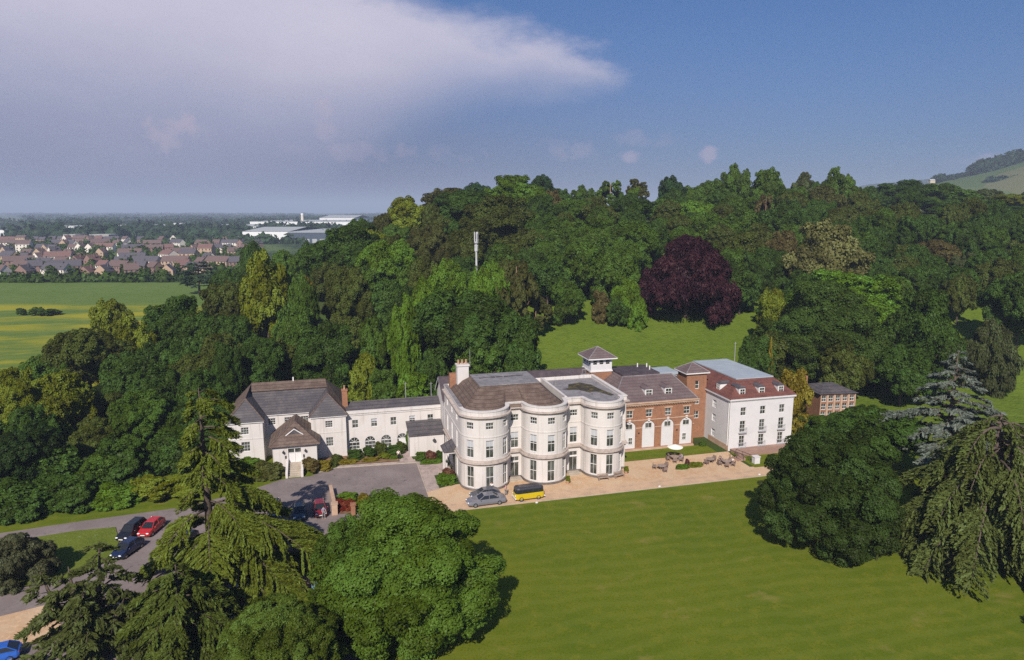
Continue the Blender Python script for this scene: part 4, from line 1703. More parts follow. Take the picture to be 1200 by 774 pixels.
def crown_mesh(name, seed, shape="round", nlobe=34, nleaf=7000, leaf=.034, lobe_r=(.12, .2), core=.66, zlo=.14, droop=0.0, flat=1.0, minor=9):
    """crown of a tree of unit height and unit width: leaf clumps around many lobes"""
    rng = np.random.default_rng(seed)
    C_, R_ = [], []
    tries = 0
    while len(C_) < nlobe and tries < 6000:
        tries += 1
        d = unit(rng.normal(0, 1, 3))
        if d[2] < -.75:
            continue
        if shape == "round":
            e = np.array([.5, .5, .5 * (1 - zlo)])
            c0 = np.array([0, 0, zlo + .5 * (1 - zlo)])
            f = 1.0
        elif shape == "tall":
            e = np.array([.5, .5, .5 * (1 - zlo)])
            c0 = np.array([0, 0, zlo + .5 * (1 - zlo)])
            f = 1 - .35 * max(0, d[2]) ** 1.5 * (1 - abs(d[2]))
        elif shape == "dome":
            e = np.array([.5, .5, (1 - zlo) * .72])
            c0 = np.array([0, 0, zlo + (1 - zlo) * .28])
            if d[2] < -.35:
                continue
            f = 1.0
        elif shape == "egg":
            e = np.array([.5, .5, (1 - zlo) * .62])
            c0 = np.array([0, 0, zlo + (1 - zlo) * .38])
            f = 1 - .22 * max(0, d[2]) * (1 - max(0, d[2]))
        elif shape in ("cone", "skirt"):
            e = np.array([.5, .5, (1 - zlo)])
            c0 = np.array([0, 0, zlo])
            f = 1.0
        r = rng.uniform(*lobe_r)
        if shape == "skirt":
            z = rng.uniform(0, 1) ** .85
            a = rng.uniform(0, 2 * math.pi)
            rad = .5 * (1 - max(0, (z - .22) / .78) ** 1.9) ** .5 * (.86 + .14 * min(1, z / .22))
            rad = max(0, rad - r * .9) * rng.uniform(.80, 1.04)
            p = np.array([math.cos(a) * rad, math.sin(a) * rad, zlo + r * .6 + z * (1 - zlo - r * 1.5)])
        elif shape == "cone":
            z = rng.uniform(0, .97) ** 1.2
            a = rng.uniform(0, 2 * math.pi)
            rad = .5 * (1 - z) + .02
            r = r * (1 - .6 * z)
            p = np.array([math.cos(a) * max(0, rad - r), math.sin(a) * max(0, rad - r), zlo + z * (1 - zlo - r)])
        else:
            bulge = rng.uniform(.72, 1.05)
            p = c0 + d * f * bulge * (e - r * .95)
        if C_ and min(np.linalg.norm((np.array(C_) - p) / 1.0, axis=1)) < r * .62:
            continue
        C_.append(p)
        R_.append(r)
    C_ = np.array(C_)
    R_ = np.array(R_)
    cen = np.array([0, 0, zlo + .42 * (1 - zlo)])
    major_t = rng.uniform(.05, .95, len(C_))
    # every limb's mass breaks up into smaller clumps
    mc, mr, mt = [], [], []
    for k in range(len(C_)):
        dd = unit(rng.normal(0, 1, (minor, 3)) + .9 * unit(C_[k] - cen) + np.array([0, 0, .3]))
        mc.append(C_[k] + dd * R_[k] * rng.uniform(.62, .98, (minor, 1)))
        mr.append(R_[k] * rng.uniform(.26, .48, minor))
        mt.append(np.clip(major_t[k] + rng.normal(0, .12, minor), 0, 1))
    MC, MR = C_, R_
    C_, R_, lobe_t = np.concatenate(mc), np.concatenate(mr), np.concatenate(mt)
    nl = len(C_)
    w = R_ ** 2
    which = rng.choice(nl, nleaf, p=w / w.sum())
    d = unit(rng.normal(0, 1, (nleaf, 3)) + .7 * unit(C_[which] - cen) + np.array([0, 0, .25]))
    bump = 1 + .10 * np.sin(d[:, 0] * 9 + which) * np.sin(d[:, 1] * 8 + 2 * which) + rng.normal(0, .05, nleaf)
    P = C_[which] + d * (R_[which] * bump)[:, None] * np.array([1, 1, flat])
    if droop:
        P[:, 2] -= droop * rng.uniform(0, 1, nleaf) ** 2 * R_[which]
    # keep outside of other lobes
    keep = np.ones(nleaf, bool)
    for k in range(nl):
        q = np.linalg.norm(P - C_[k], axis=1) < R_[k] * .72
        keep &= ~(q & (which != k))
    for k in range(len(MC)):
        keep &= np.linalg.norm(P - MC[k], axis=1) > MR[k] * .6
    P, d, which = P[keep], d[keep], which[keep]
    N = d + np.array([0, 0, .35])
    al = None
    if droop:
        al = np.tile(np.array([0, 0, -1.0]), (len(P), 1)) + d * .6
    if core > .6 and shape != "cone":
        # inner foliage closes the gaps between the limbs
        n_in = nleaf // 8
        di = unit(rng.normal(0, 1, (n_in, 3)))
        Pi = np.array([0, 0, zlo + .47 * (1 - zlo)]) + di * np.array([.5, .5, .5 * (1 - zlo)]) * np.array([.56, .56, .64]) * rng.uniform(.9, 1.15, (n_in, 1))
        n_m = nleaf // 4
        wm = rng.choice(len(MC), n_m, p=MR ** 2 / (MR ** 2).sum())
        dm = unit(rng.normal(0, 1, (n_m, 3)) + .5 * unit(MC[wm] - cen))
        Pm = MC[wm] + dm * (MR[wm] * rng.uniform(core * .95, core * 1.3, n_m))[:, None]
        P = np.concatenate([P, Pi, Pm])
        N = np.concatenate([N, di, dm])
        which = np.concatenate([which, rng.integers(0, nl, n_in), wm * minor])
        if al is not None:
            al = np.concatenate([al, np.concatenate([di, dm]) * .6 + np.array([0, 0, -1.0])])
    V = leaves_at(P, N, leaf, rng, 1.0 if not droop else 1.7, .40, al)
    tint = np.clip(lobe_t[which] + rng.normal(0, .14, len(P)), 0, 1)
    cv, cf, ct = [], [], []
    iv, if_ = ICO1
    off = 0
    for k in range(nl):
        cv.append(C_[k] + iv * R_[k] * core * rng.uniform(.9, 1.1, (len(iv), 1)))
        cf.append(if_ + off)
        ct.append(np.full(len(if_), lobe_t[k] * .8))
        off += len(iv)
    for k in range(len(MC)):
        cv.append(MC[k] + iv * MR[k] * core * rng.uniform(.9, 1.1, (len(iv), 1)))
        cf.append(if_ + off)
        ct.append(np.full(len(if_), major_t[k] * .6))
        off += len(iv)
    e = np.array([.5, .5, .5 * (1 - zlo)])
    if shape != "cone" and core > .6:
        iv, if_ = ICO2
        cv.append(np.array([0, 0, zlo + .47 * (1 - zlo)]) + iv * e * np.array([.52, .52, .60]) * rng.uniform(.92, 1.06, (len(iv), 1)))
        cf.append(if_ + off)
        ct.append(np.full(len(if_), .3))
    return quad_mesh(name, V, tint, M["leaf"], np.concatenate(cv), np.concatenate(cf), np.concatenate(ct))


def trunk_mesh(name, seed, r=.022, top=.6, limbs=5, m="bark"):
    rng = random.Random(seed)
    b = MB()
    b.tube([(0, 0, -.12), (.004, 0, .1), (rng.uniform(-.02, .02), rng.uniform(-.02, .02), .35), (rng.uniform(-.03, .03), rng.uniform(-.03, .03), top)], [r * 1.35, r, r * .75, r * .3], 8)
    for k in range(limbs):
        a = 2 * math.pi * k / limbs + rng.uniform(-.4, .4)
        z = rng.uniform(.14, .34)
        L = rng.uniform(.22, .36)
        b.tube([(0, 0, z), (math.cos(a) * L * .5, math.sin(a) * L * .5, z + .11), (math.cos(a) * L, math.sin(a) * L, z + .27)], [r * .5, r * .34, r * .12], 6)
    return b.mesh(name, M[m], True)


PROTO = {}


def proto(key, **kw):
    bark = kw.pop("bark", "bark")
    top = kw.pop("top", .6)
    PROTO[key] = (crown_mesh("crown_" + key, **kw), trunk_mesh("trunk_" + key, kw["seed"], top=top, m=bark))


for i, sh in enumerate(("round", "egg", "dome", "round", "egg", "dome")):
    proto("oak%d" % i, seed=10 + i, shape=sh, nlobe=24, nleaf=19000, leaf=.0175, lobe_r=(.13, .22))
for i, sh in enumerate(("egg", "tall", "egg")):
    proto("ash%d" % i, seed=30 + i, shape=sh, nlobe=34, nleaf=20000, leaf=.0155, lobe_r=(.10, .17))
for i in range(3):
    proto("large%d" % i, seed=50 + i, shape=("dome", "round", "egg")[i], nlobe=46, nleaf=46000, leaf=.0118, lobe_r=(.09, .17), minor=11)
proto("beech", seed=70, shape="skirt", nlobe=52, nleaf=52000, leaf=.0105, lobe_r=(.08, .15), droop=1.5, zlo=.0, minor=10)
proto("willowy", seed=71, shape="skirt", nlobe=44, nleaf=30000, leaf=.014, lobe_r=(.08, .15), droop=.9, zlo=.02)
proto("pine0", seed=72, shape="dome", nlobe=18, nleaf=9000, leaf=.024, lobe_r=(.09, .16), core=.45, zlo=.42, flat=.7, bark="bark_red", top=.9)
proto("pine1", seed=73, shape="egg", nlobe=22, nleaf=10000, leaf=.024, lobe_r=(.09, .15), core=.5, zlo=.3, flat=.7, bark="bark_red", top=.9)
proto("cypress", seed=74, shape="cone", nlobe=70, nleaf=9000, leaf=.026, lobe_r=(.08, .14), zlo=.02)
proto("column", seed=75, shape="egg", nlobe=46, nleaf=9000, leaf=.022, lobe_r=(.10, .16), zlo=.02)
for i in range(3):
    proto("bush%d" % i, seed=80 + i, shape=("dome", "round", "dome")[i], nlobe=20, nleaf=9000, leaf=.028, lobe_r=(.13, .22), zlo=0.0)
proto("hero0", seed=90, shape="egg", nlobe=54, nleaf=170000, leaf=.0072, lobe_r=(.08, .18), zlo=.05, minor=13)
proto("hero1", seed=95, shape="skirt", nlobe=80, nleaf=170000, leaf=.0072, lobe_r=(.06, .15), zlo=.0, minor=11)

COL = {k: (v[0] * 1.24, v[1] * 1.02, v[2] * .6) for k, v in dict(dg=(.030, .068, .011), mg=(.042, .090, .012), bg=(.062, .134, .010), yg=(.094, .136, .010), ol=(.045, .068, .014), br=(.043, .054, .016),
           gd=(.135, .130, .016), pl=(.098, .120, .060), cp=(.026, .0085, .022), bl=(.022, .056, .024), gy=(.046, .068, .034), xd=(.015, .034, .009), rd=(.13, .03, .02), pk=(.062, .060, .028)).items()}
_trng = random.Random(5)


def tree_at(x, y, z0, w, h, key, col, label, cat="tree", group=None, name="tree", rz=None):
    crown, trunk = PROTO[key]
    t = thing(name, label, cat, (x, y, z0), _trng.uniform(0, 6.28) if rz is None else rz, group)
    t.scale = (w, w, h)
    c = link("crown" if cat == "tree" else "foliage", crown, t)
    rgb = COL[col] if isinstance(col, str) else col
    j = 1 + _trng.uniform(-.07, .07)
    c.color = (rgb[0] * j, rgb[1] * j, rgb[2] * j, 1)
    if cat == "tree":
        link("trunk", trunk, t)
    return t


def T(u, vtop, wpx, Y, key, col, label, name="broadleaf_tree", group=None, cat="tree", zb=None, hmin=5, asp=None):
    x0, y0, zt = at(u, vtop, Y)
    xc, yc = l2c(x0, y0)
    g = ground_c(xc, yc) if zb is None else zb
    h = max(hmin, zt - g)
    zm = zt - h * .45
    depth = Y * math.cos(TILT) - (zm - CAM_H) * math.sin(TILT)
    xc = (u - 600) / FPX * depth
    x, y = c2l(xc, Y)
    w = wpx / FPX * depth
    if asp and h > w * asp:
        g = zt - w * asp
        h = w * asp
    return tree_at(x, y, zt - h, w, h, key, col, label, cat, group, name)


def wood():
    a = "broadleaf_tree"
    L = [
        # skyline, left to right
        (424, 257, 40, 232, "oak0", "dg", "dark tree at the far left end of the wooded skyline"),
        (449, 249, 34, 238, "oak1", "br", "brownish tree on the skyline between a dark tree and a yellow-green crown"),
        (478, 231, 54, 240, "oak3", "yg", "bright yellow-green crown standing up on the left shoulder of the wooded hill"),
        (521, 218, 58, 276, "oak4", "br", "broad reddish brown crown on the left part of the hill skyline"),
        (556, 214, 46, 290, "oak2", "bl", "dark blue-green crown on the skyline behind a bigger bright one"),
        (602, 203, 86, 266, "large2", "bg", "highest bright green dome at the top of the hill above the telecom mast"),
        (634, 206, 40, 290, "oak0", "bl", "dark crown just right of the hill's highest bright green dome"),
        (658, 219, 34, 292, "oak4", "dg", "small dark tree in the dip of the skyline"),
        (683, 217, 34, 286, "ash0", "mg", "round mid green crown standing alone on the skyline before the ragged one"),
        (715, 210, 40, 282, "pine1", "mg", "ragged open crown with pale limbs on the skyline"),
        (748, 209, 32, 292, "pine0", "br", "dark brown umbrella shaped crown on the skyline with sky showing under it"),
        (741, 219, 22, 280, "oak1", "bg", "small bright green tree in front of the brown umbrella crown"),
        (787, 207, 36, 286, "oak3", "bl", "dense dark green dome on the skyline to the right of the brown umbrella crown"),
        (812, 213, 34, 284, "oak5", "mg", "low skyline tree directly behind the copper beech's top"),
        (836, 211, 36, 286, "oak0", "mg", "low green crown on the skyline left of two tall rounded trees"),
        (861, 192, 42, 274, "ash0", "mg", "left of the two tall rounded crowns on the skyline"),
        (900, 194, 48, 271, "ash2", "mg", "right and wider of the two tall rounded crowns on the skyline"),
        (944, 200, 36, 288, "pine1", "gy", "dark grey-green crown with sky under its left edge on the skyline"),
        (981, 196, 40, 281, "ash0", "mg", "pointed green crown at the right end of the near skyline"),
        (967, 215, 48, 266, "oak4", "br", "dark brown broad tree in front of the grey-green skyline crown"),
        (1012, 237, 34, 290, "oak2", "dg", "dark tree in the skyline notch beside the blue distant hills"),
        (1057, 210, 72, 338, "large0", "dg", "wide dark green crown at the left end of the right hand ridge"),
        (1092, 214, 58, 342, "large1", "mg", "mid green crown in the middle of the right hand ridge"),
        (1122, 219, 56, 336, "oak5", "mg", "dark green crown below the pale hillside field"),
        (1152, 222, 48, 340, "oak3", "gy", "greyish crown on the right hand ridge below the far copse"),
        (1180, 228, 52, 330, "oak0", "yg", "yellowish green tree near the right end of the ridge"),
        (1203, 224, 40, 345, "oak1", "dg", "last dark tree on the ridge at the picture's right edge"),
        # second row down
        (541, 221, 84, 248, "large1", "dg", "large dark green tree under the reddish brown skyline crown"),
        (585, 226, 96, 226, "large2", "ol", "big olive crown above and behind the telecom mast"),
        (632, 228, 54, 252, "oak1", "dg", "dark green tree between the olive crown and the pink-brown one"),
        (648, 221, 26, 270, "pine1", "pk", "slim pinkish brown tree high in the wood"),
        (668, 234, 52, 258, "oak0", "mg", "mid green tree below the small dark skyline tree"),
        (702, 236, 54, 252, "oak2", "ol", "olive green tree under the ragged skyline crown"),
        (741, 231, 58, 262, "oak3", "dg", "dark tree under the umbrella shaped skyline crown"),
        (777, 231, 50, 263, "oak4", "mg", "mid green tree under the dense dark skyline dome"),
        (816, 231, 50, 256, "oak5", "bg", "bright green crown behind the copper beech"),
        (855, 229, 48, 256, "oak1", "mg", "mid green tree under the left tall skyline crown"),
        (897, 226, 26, 255, "pine1", "pk", "small dead looking brown tree under the right tall skyline crown"),
        (929, 224, 46, 260, "oak2", "ol", "dark olive tree left of the broad brown one"),
        (1020, 240, 54, 256, "oak4", "ol", "dark olive tree below the skyline notch"),
        (1047, 245, 28, 266, "pine1", "pk", "small pinkish brown tree on the right hand slope"),
        (1076, 254, 54, 262, "oak0", "mg", "mid green tree next to the pinkish brown one on the right slope"),
        (1112, 254, 64, 262, "large0", "bg", "bright green dome in the middle of the right hand slope"),
        (1150, 238, 54, 292, "oak3", "dg", "dark tree under the greyish ridge crown"),
        (1172, 250, 58, 252, "oak4", "ol", "dark brown-green tree near the right edge, halfway down the slope"),
        (1200, 262, 54, 238, "oak5", "ol", "olive tree cut by the right edge of the picture on the slope"),
        # third row
        (433, 262, 52, 214, "oak5", "yg", "yellowish tree at the wood's left shoulder below the dark end tree"),
        (455, 279, 76, 192, "large1", "bg", "large fresh green dome left of the dark olive tree and telecom mast"),
        (506, 260, 64, 207, "large0", "br", "dark brownish olive tree to the left of the telecom mast head"),
        (540, 268, 52, 205, "oak1", "ol", "olive tree right behind the mast head"),
        (618, 268, 48, 212, "oak2", "ol", "shadowy olive tree to the right of the mast"),
        (651, 260, 58, 218, "oak3", "mg", "mid green tree in the middle of the slope above the meadow"),
        (692, 253, 72, 217, "large2", "mg", "large green dome halfway up the slope above the meadow"),
        (738, 257, 72, 207, "large1", "mg", "large mid green crown left of the copper beech"),
        (822, 250, 58, 228, "oak0", "mg", "olive-green crown just above the copper beech's right side"),
        (868, 246, 54, 234, "oak2", "mg", "rounded tree below the low skyline gap, right of the copper beech"),
        (912, 243, 52, 230, "oak3", "dg", "dark green tree above the pale cream-green tree"),
        (948, 236, 44, 240, "oak5", "dg", "dark tree immediately behind the pale cream-green tree"),
        (872, 270, 58, 206, "oak1", "ol", "dull olive crown between the copper beech and the pale tree"),
        (914, 267, 42, 210, "oak4", "pk", "brownish olive crown left of the pale tree"),
        (972, 252, 92, 188, "ash2", "pl", "large pale cream-green tree in flower on the wooded slope"),
        (1028, 268, 48, 225, "oak0", "dg", "dark tree right of the pale cream-green tree"),
        (1062, 284, 54, 222, "oak5", "ol", "olive-green tree right of the pale one, lower on the slope"),
        (1096, 282, 54, 214, "ash1", "pk", "tall brownish tree with bare looking crown on the right slope"),
        (1132, 296, 42, 206, "ash0", "gy", "grey-green slim tree above the patch of grass at right"),
        (1165, 283, 56, 215, "oak1", "dg", "dark green tree above the right hand meadow"),
        # lower edge along the meadow
        (642, 298, 54, 188, "oak5", "dg", "dark green tree at the meadow's left top corner"),
        (681, 284, 62, 191, "oak0", "mg", "mid green tree standing at the meadow's top edge"),
        (722, 288, 62, 186, "oak4", "mg", "darker round tree at the meadow's top edge beside the copper beech"),
        (664, 328, 44, 178, "oak2", "mg", "low round tree on the meadow's upper left edge"),
        (628, 345, 42, 170, "pine1", "br", "brown bushy tree at the left corner of the meadow"),
        (705, 338, 26, 180, "bush0", "pk", "small brown bush at the top of the meadow"),
        (733, 326, 36, 180, "oak3", "bg", "small bright tree at the meadow's top edge next to the copper beech"),
        (724, 348, 30, 177, "bush1", "dg", "dark bush at the top of the meadow, left of the copper beech"),
        (747, 344, 24, 175, "bush2", "bg", "small light green bush touching the copper beech"),
        (849, 296, 54, 186, "oak1", "dg", "dark tree behind the copper beech's right flank"),
        (893, 288, 52, 194, "large0", "dg", "dark green crown between the copper beech and the bright green dome"),
        (868, 312, 50, 184, "oak3", "dg", "low dark tree right beside the copper beech above the grass"),
        # left of the mast
        (410, 262, 88, 206, "large2", "dg", "wide dark green dome where the wood meets the plain"),
        (372, 283, 56, 204, "oak2", "dg", "dark tree in front of the far grey warehouses"),
        (297, 284, 32, 232, "oak3", "dg", "dark round tree at the wood's outer edge near the town"),
        (336, 288, 40, 215, "oak5", "mg", "green tree behind the tall golden-green tree"),
        (312, 293, 64, 165, "ash0", "yg", "tall golden-green tree rising at the left of the wood"),
        (356, 325, 38, 158, "oak0", "mg", "green tree under a gap of yellow leaves in the left wood"),
        (362, 322, 22, 168, "oak1", "gd", "small yellow tree glowing in a gap of the left wood"),
        (410, 310, 66, 168, "large0", "ol", "large olive dome left of centre above the link wing"),
        (452, 322, 58, 168, "oak4", "dg", "dark green tree between the olive dome and the mast"),
        (500, 300, 46, 178, "oak3", "ol", "dark olive tree below the brownish one left of the mast"),
        (497, 322, 50, 158, "oak1", "bg", "light green tree left of the mast's foot"),
        (527, 303, 48, 176, "oak2", "bg", "green crown touching the left of the telecom mast"),
        (578, 298, 44, 175, "oak5", "bg", "green crown touching the right of the telecom mast"),
        (605, 302, 52, 166, "pine1", "br", "brown pine with a bare reddish trunk right of the mast"),
        (566, 312, 44, 158, "oak2", "bg", "green tree hiding the foot of the telecom mast"),
        (548, 336, 128, 141, "large1", "dg", "very large dark green tree behind the mansion's chimney"),
        (606, 368, 64, 137, "oak0", "dg", "dark tree at the meadow's near left corner behind the mansion"),
        (474, 345, 44, 138, "ash0", "bg", "bright fresh green narrow tree behind the link wing"),
        (440, 372, 44, 144, "oak3", "mg", "mid green tree behind the right half of the link wing"),
        (424, 408, 36, 136, "bush2", "yg", "yellowish bushy tree behind the brick chimney of the hipped wing"),
        (448, 428, 40, 133, "bush0", "mg", "green bush over the link wing's roof"),
        (484, 436, 44, 132, "bush1", "bg", "light green bush over the link wing's roof near the mansion"),
        (506, 405, 44, 135, "oak4", "dg", "dark tree left of the mansion's chimney"),
        (384, 374, 84, 139, "large2", "dg", "large dark tree behind the hipped wing's ridge"),
        (302, 394, 70, 136, "large1", "dg", "dark tree behind the left end of the hipped wing"),
        (345, 350, 50, 150, "oak5", "mg", "mid green tree above the hipped wing's roof"),
        (265, 332, 60, 168, "oak0", "ol", "olive tree left of the tall golden-green one"),
        (266, 398, 44, 128, "large0", "dg", "dark tree at the left of the hipped wing"),
        # left wood
        (208, 343, 84, 152, "large0", "dg", "broad dark green tree in the left wood, bordering the buttercup field"),
        (132, 350, 54, 170, "oak2", "yg", "golden tinged tree at the edge of the buttercup field"),
        (160, 370, 54, 146, "ash0", "yg", "yellow-green tree in the upper left wood"),
        (103, 382, 96, 138, "large1", "ol", "large olive tree in the left wood facing the buttercup field"),
        (52, 412, 62, 130, "oak5", "mg", "green tree sloping down to the field at far left"),
        (18, 428, 70, 116, "large2", "yg", "yellow-green tree at the left edge of the picture"),
        (78, 428, 66, 113, "ash2", "yg", "sunlit yellow-green tree in the middle of the left wood"),
        (137, 458, 46, 120, "oak1", "ol", "rounded olive crown in the hollow of the left wood"),
        (182, 428, 60, 126, "oak3", "dg", "dark tree behind the rounded olive crown of the left wood"),
        (112, 492, 58, 106, "oak0", "ol", "dull olive tree beside the dark hollow of the left wood"),
        (168, 458, 84, 110, "large0", "mg", "broad leafy green tree over the drive at left"),
        (236, 428, 56, 122, "oak4", "dg", "dark tree between the left wood and the cedar's top"),
        (22, 500, 96, 92, "large1", "xd", "very dark tree at the left edge above the drive"),
        (68, 520, 56, 95, "large2", "dg", "dark green tree hanging over the drive's shadow"),
        (118, 530, 52, 94, "oak2", "mg", "green bushy tree at the left side of the drive"),
        (205, 500, 60, 106, "large2", "mg", "mid green leafy tree just above the yellow-green shrubs by the drive"),
        (258, 470, 52, 108, "oak5", "dg", "dark tree directly left of the white hipped wing"),
        # right side behind and beside the white block
        (985, 314, 142, 168, "large0", (.085, .165, .010), "broad bright green dome behind the great dark tree at right"),
        (905, 337, 44, 160, "oak2", "yg", "bright yellow-green tree at the meadow's right edge"),
        (965, 330, 150, 147, "hero0", (.038, .062, .007), "great dark green tree towering behind the brick outbuilding"),
        (1082, 334, 92, 139, "large2", "dg", "tall dark green tree right of the great dark one"),
        (1160, 373, 64, 142, "willowy", "gy", "grey-olive bushy tree beside the dirt track"),
        (1196, 316, 84, 160, "large1", "dg", "dark tree at the right edge above the dirt track"),
        (1124, 322, 40, 178, "oak3", "ol", "olive tree behind the tall dark one, near the small grass patch"),
        (888, 388, 48, 137, "oak4", "dg", "round dark green tree just behind the white block"),
        (902, 390, 16, 134, "cypress", "gd", "slim golden conifer behind the white block's grey roof"),
        (929, 428, 46, 121, "column", "gd", "golden-green conifer between white block and brick outbuilding"),
        (1030, 476, 112, 100, "large1", "dg", "spreading dark tree behind the big round tree on the lawn"),
        (972, 487, 58, 117, "oak0", "mg", "low green tree in front of the brick outbuilding"),
        (1040, 418, 66, 145, "large0", "dg", "dark tree right of the brick outbuilding"),
        (1012, 480, 70, 111, "oak3", "dg", "dark low tree under the right end of the brick outbuilding"),
        (1076, 231, 44, 310, "oak2", "dg", "dark tree filling the gap below the wide dark ridge crown"),
        (1104, 233, 46, 312, "oak4", "mg", "mid green tree filling the gap below the middle ridge crown"),
        (1135, 240, 44, 305, "oak1", "ol", "olive tree in the gap between ridge crowns and the bright dome"),
        (1190, 240, 46, 310, "oak5", "dg", "dark tree under the yellowish ridge tree at the right"),
    ]
    for q in L:
        nm = "pine_tree" if q[4].startswith("pine") else "conifer" if q[4] in ("cypress", "column") else "broadleaf_tree"
        if q[4].startswith("bush"):
            T(*q, name="bush", cat="bush")
        else:
            T(*q, name=nm)
    T(806, 275, 116, 182, "beech", "cp", "great copper beech with deep purple leaves at the top of the meadow", name="copper_beech")
    return L


LISTED = wood()


def fillers():
    """plain trees between and behind the named ones, only where the wood is closed"""
    rng = random.Random(77)
    sky = sorted((q[0], q[1]) for q in LISTED if q[3] > 225 or q[0] < 330)
    def skyline(u):
        best = 1e9
        for a, b in sky:
            if abs(a - u) < 34:
                best = min(best, b + abs(a - u) * .25)
        return best
    pos = [(l2c(*at(q[0], q[1], q[3])[:2])) for q in LISTED]
    placed = []
    yc = 132.0
    n = 0
    while yc < 330:
        xc = -130.0
        while xc < 250:
            x_, y_ = xc + rng.uniform(-3, 3), yc + rng.uniform(-3, 3)
            xc += 11.5
            u0 = 600 + FPX * x_ / (y_ * .985 + 4)
            if u0 < 225 or u0 > 1230:
                continue
            g = ground_c(x_, y_)
            base_v = vis(x_, y_, g)
            h = rng.uniform(11, 15)
            top_v = vis(x_, y_, g + h)
            if 612 < u0 < 905 and y_ < 190:
                continue
            if u0 > 905 and y_ < 182 and u0 > 1090:
                continue
            if top_v < skyline(u0) + 10:
                continue
            if any(math.hypot(px - x_, py - y_) < 5.5 for px, py in pos):
                continue
            x, y = c2l(x_, y_)
            if y < 34 and -40 < x < 66:
                continue
            tree_at(x, y, g, rng.uniform(10, 13), h, "oak%d" % rng.randrange(6), rng.choice(("dg", "dg", "mg", "ol")),
                    "ordinary green tree packed between the larger crowns of the hillside wood", group="filler trees of the hillside wood", name="broadleaf_tree")
            n += 1
        yc += 11.0
    # the wood left of the house
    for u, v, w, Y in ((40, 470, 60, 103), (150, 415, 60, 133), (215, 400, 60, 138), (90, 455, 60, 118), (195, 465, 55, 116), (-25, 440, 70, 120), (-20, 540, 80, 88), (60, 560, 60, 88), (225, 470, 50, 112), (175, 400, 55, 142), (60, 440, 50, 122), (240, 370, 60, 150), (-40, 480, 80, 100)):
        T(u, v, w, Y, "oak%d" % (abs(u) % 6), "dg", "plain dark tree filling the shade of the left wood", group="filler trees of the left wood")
    return n


def vis(xc, yc, z):
    z -= CAM_H
    f = yc * math.cos(TILT) - z * math.sin(TILT)
    return 387 - FPX * (yc * math.sin(TILT) + z * math.cos(TILT)) / f


fillers()


# ------------------------------------------------------------------ cedars and firs with layered boughs
def bough_tree(name, label, base, H, Rr, seed, col, nlimb=34, droop=.5, zlo=.22, hang=.6, leaf=.26, rise=.22, prof=None, dens=1.0, tops=None, trunk_r=.5, cat="tree", lean=(0, 0), limb_m="bark", twigL=.34, bias=(0, 0), reach=None):
    rng = np.random.default_rng(seed)
    t = thing(name, label, cat, base)
    b = MB()
    stems = tops or [(0, 0, 1.0)]
    lim = MB()
    Ps, Ns, As, Ts = [], [], [], []
    for (ox, oy, hf) in stems:
        pts = [(0, 0, -.3), (ox * .25 + lean[0] * .3, oy * .25 + lean[1] * .3, H * hf * .3), (ox * .8 + lean[0] * .7, oy * .8 + lean[1] * .7, H * hf * .65), (ox + lean[0], oy + lean[1], H * hf)]
        b.tube(pts, [trunk_r * 1.25, trunk_r, trunk_r * .55, trunk_r * .1], 9)
        nl = max(6, int(nlimb * hf / len(stems) ** .5))
        for i in range(nl):
            f = zlo + (1 - zlo) * ((i + rng.uniform(0, .8)) / nl)
            f = min(f, .985)
            z = H * hf * f
            k = np.interp(f, [0, .3, .65, 1], [0, .25, .8, 1])
            org = np.array([(ox + lean[0]) * k, (oy + lean[1]) * k, z])
            az = i * 2.39996 + rng.uniform(-.45, .45)
            L = Rr * (prof(f) if prof else (1 - f) ** .75 + .08) * rng.uniform(.72, 1.1) * (hf if len(stems) > 1 else 1)
            if reach:
                L *= reach(f, az)
            L = max(L * (1 + bias[0] * math.cos(az) + bias[1] * math.sin(az)), .35)
            d = np.array([math.cos(az), math.sin(az), 0])
            tt = np.linspace(0, 1, 7)
            path = org + d * (tt * L)[:, None]
            path[:, 2] += L * (rise * tt - (rise + .42 * droop) * tt ** 2.4)
            lim.tube([tuple(p) for p in path], [max(.02, trunk_r * .32 * (1 - .85 * q) * min(1, L / 4)) for q in tt], 5)
            side = np.array([-d[1], d[0], 0])
            ntw = max(5, int(L * 3.4 * dens * rng.uniform(.55, 1.1)))
            for j in range(ntw):
                s = rng.uniform(.18, 1.0) ** .8
                p0 = np.array([np.interp(s, tt, path[:, q]) for q in range(3)])
                sg = 1 if j % 2 else -1
                wl = L * twigL * (1.15 - .75 * s) * rng.uniform(.6, 1.15) + .35
                td = unit(d * rng.uniform(.45, .95) + side * sg * rng.uniform(.35, .9))
                m = max(4, int(wl / leaf * 2.3 * dens))
                q = rng.uniform(0, 1, m)
                P = p0 + td * (q * wl)[:, None] + rng.normal(0, leaf * .28, (m, 3)) * np.array([1, 1, .45])
                P[:, 2] += -wl * (.55 * droop) * q ** 2 - rng.uniform(0, 1, m) ** 2 * hang * (.35 + .65 * s)
                A = td * np.ones((m, 1)) + np.array([0, 0, -1.0]) * (droop * 1.1 * q)[:, None] + np.array([0, 0, -hang]) * rng.uniform(0, 1, (m, 1)) * .8
                Ps.append(P)
                As.append(A)
                Ns.append(np.tile(np.array([0, 0, 1.0]), (m, 1)) + d * .25)
                Ts.append(np.clip(rng.normal(.5, .2) + rng.normal(0, .14, m), 0, 1))
    P, N, A, Tt = map(np.concatenate, (Ps, Ns, As, Ts))
    V = leaves_at(P, N, leaf, rng, 1.75, .45, A)
    b.build("trunk", M[limb_m], t, smooth=True)
    lim.build("boughs", M[limb_m], t, smooth=True)
    c = link("crown", quad_mesh("needles", V, Tt, M["leaf"]), t)
    c.color = (*col, 1)
    return t, len(P)


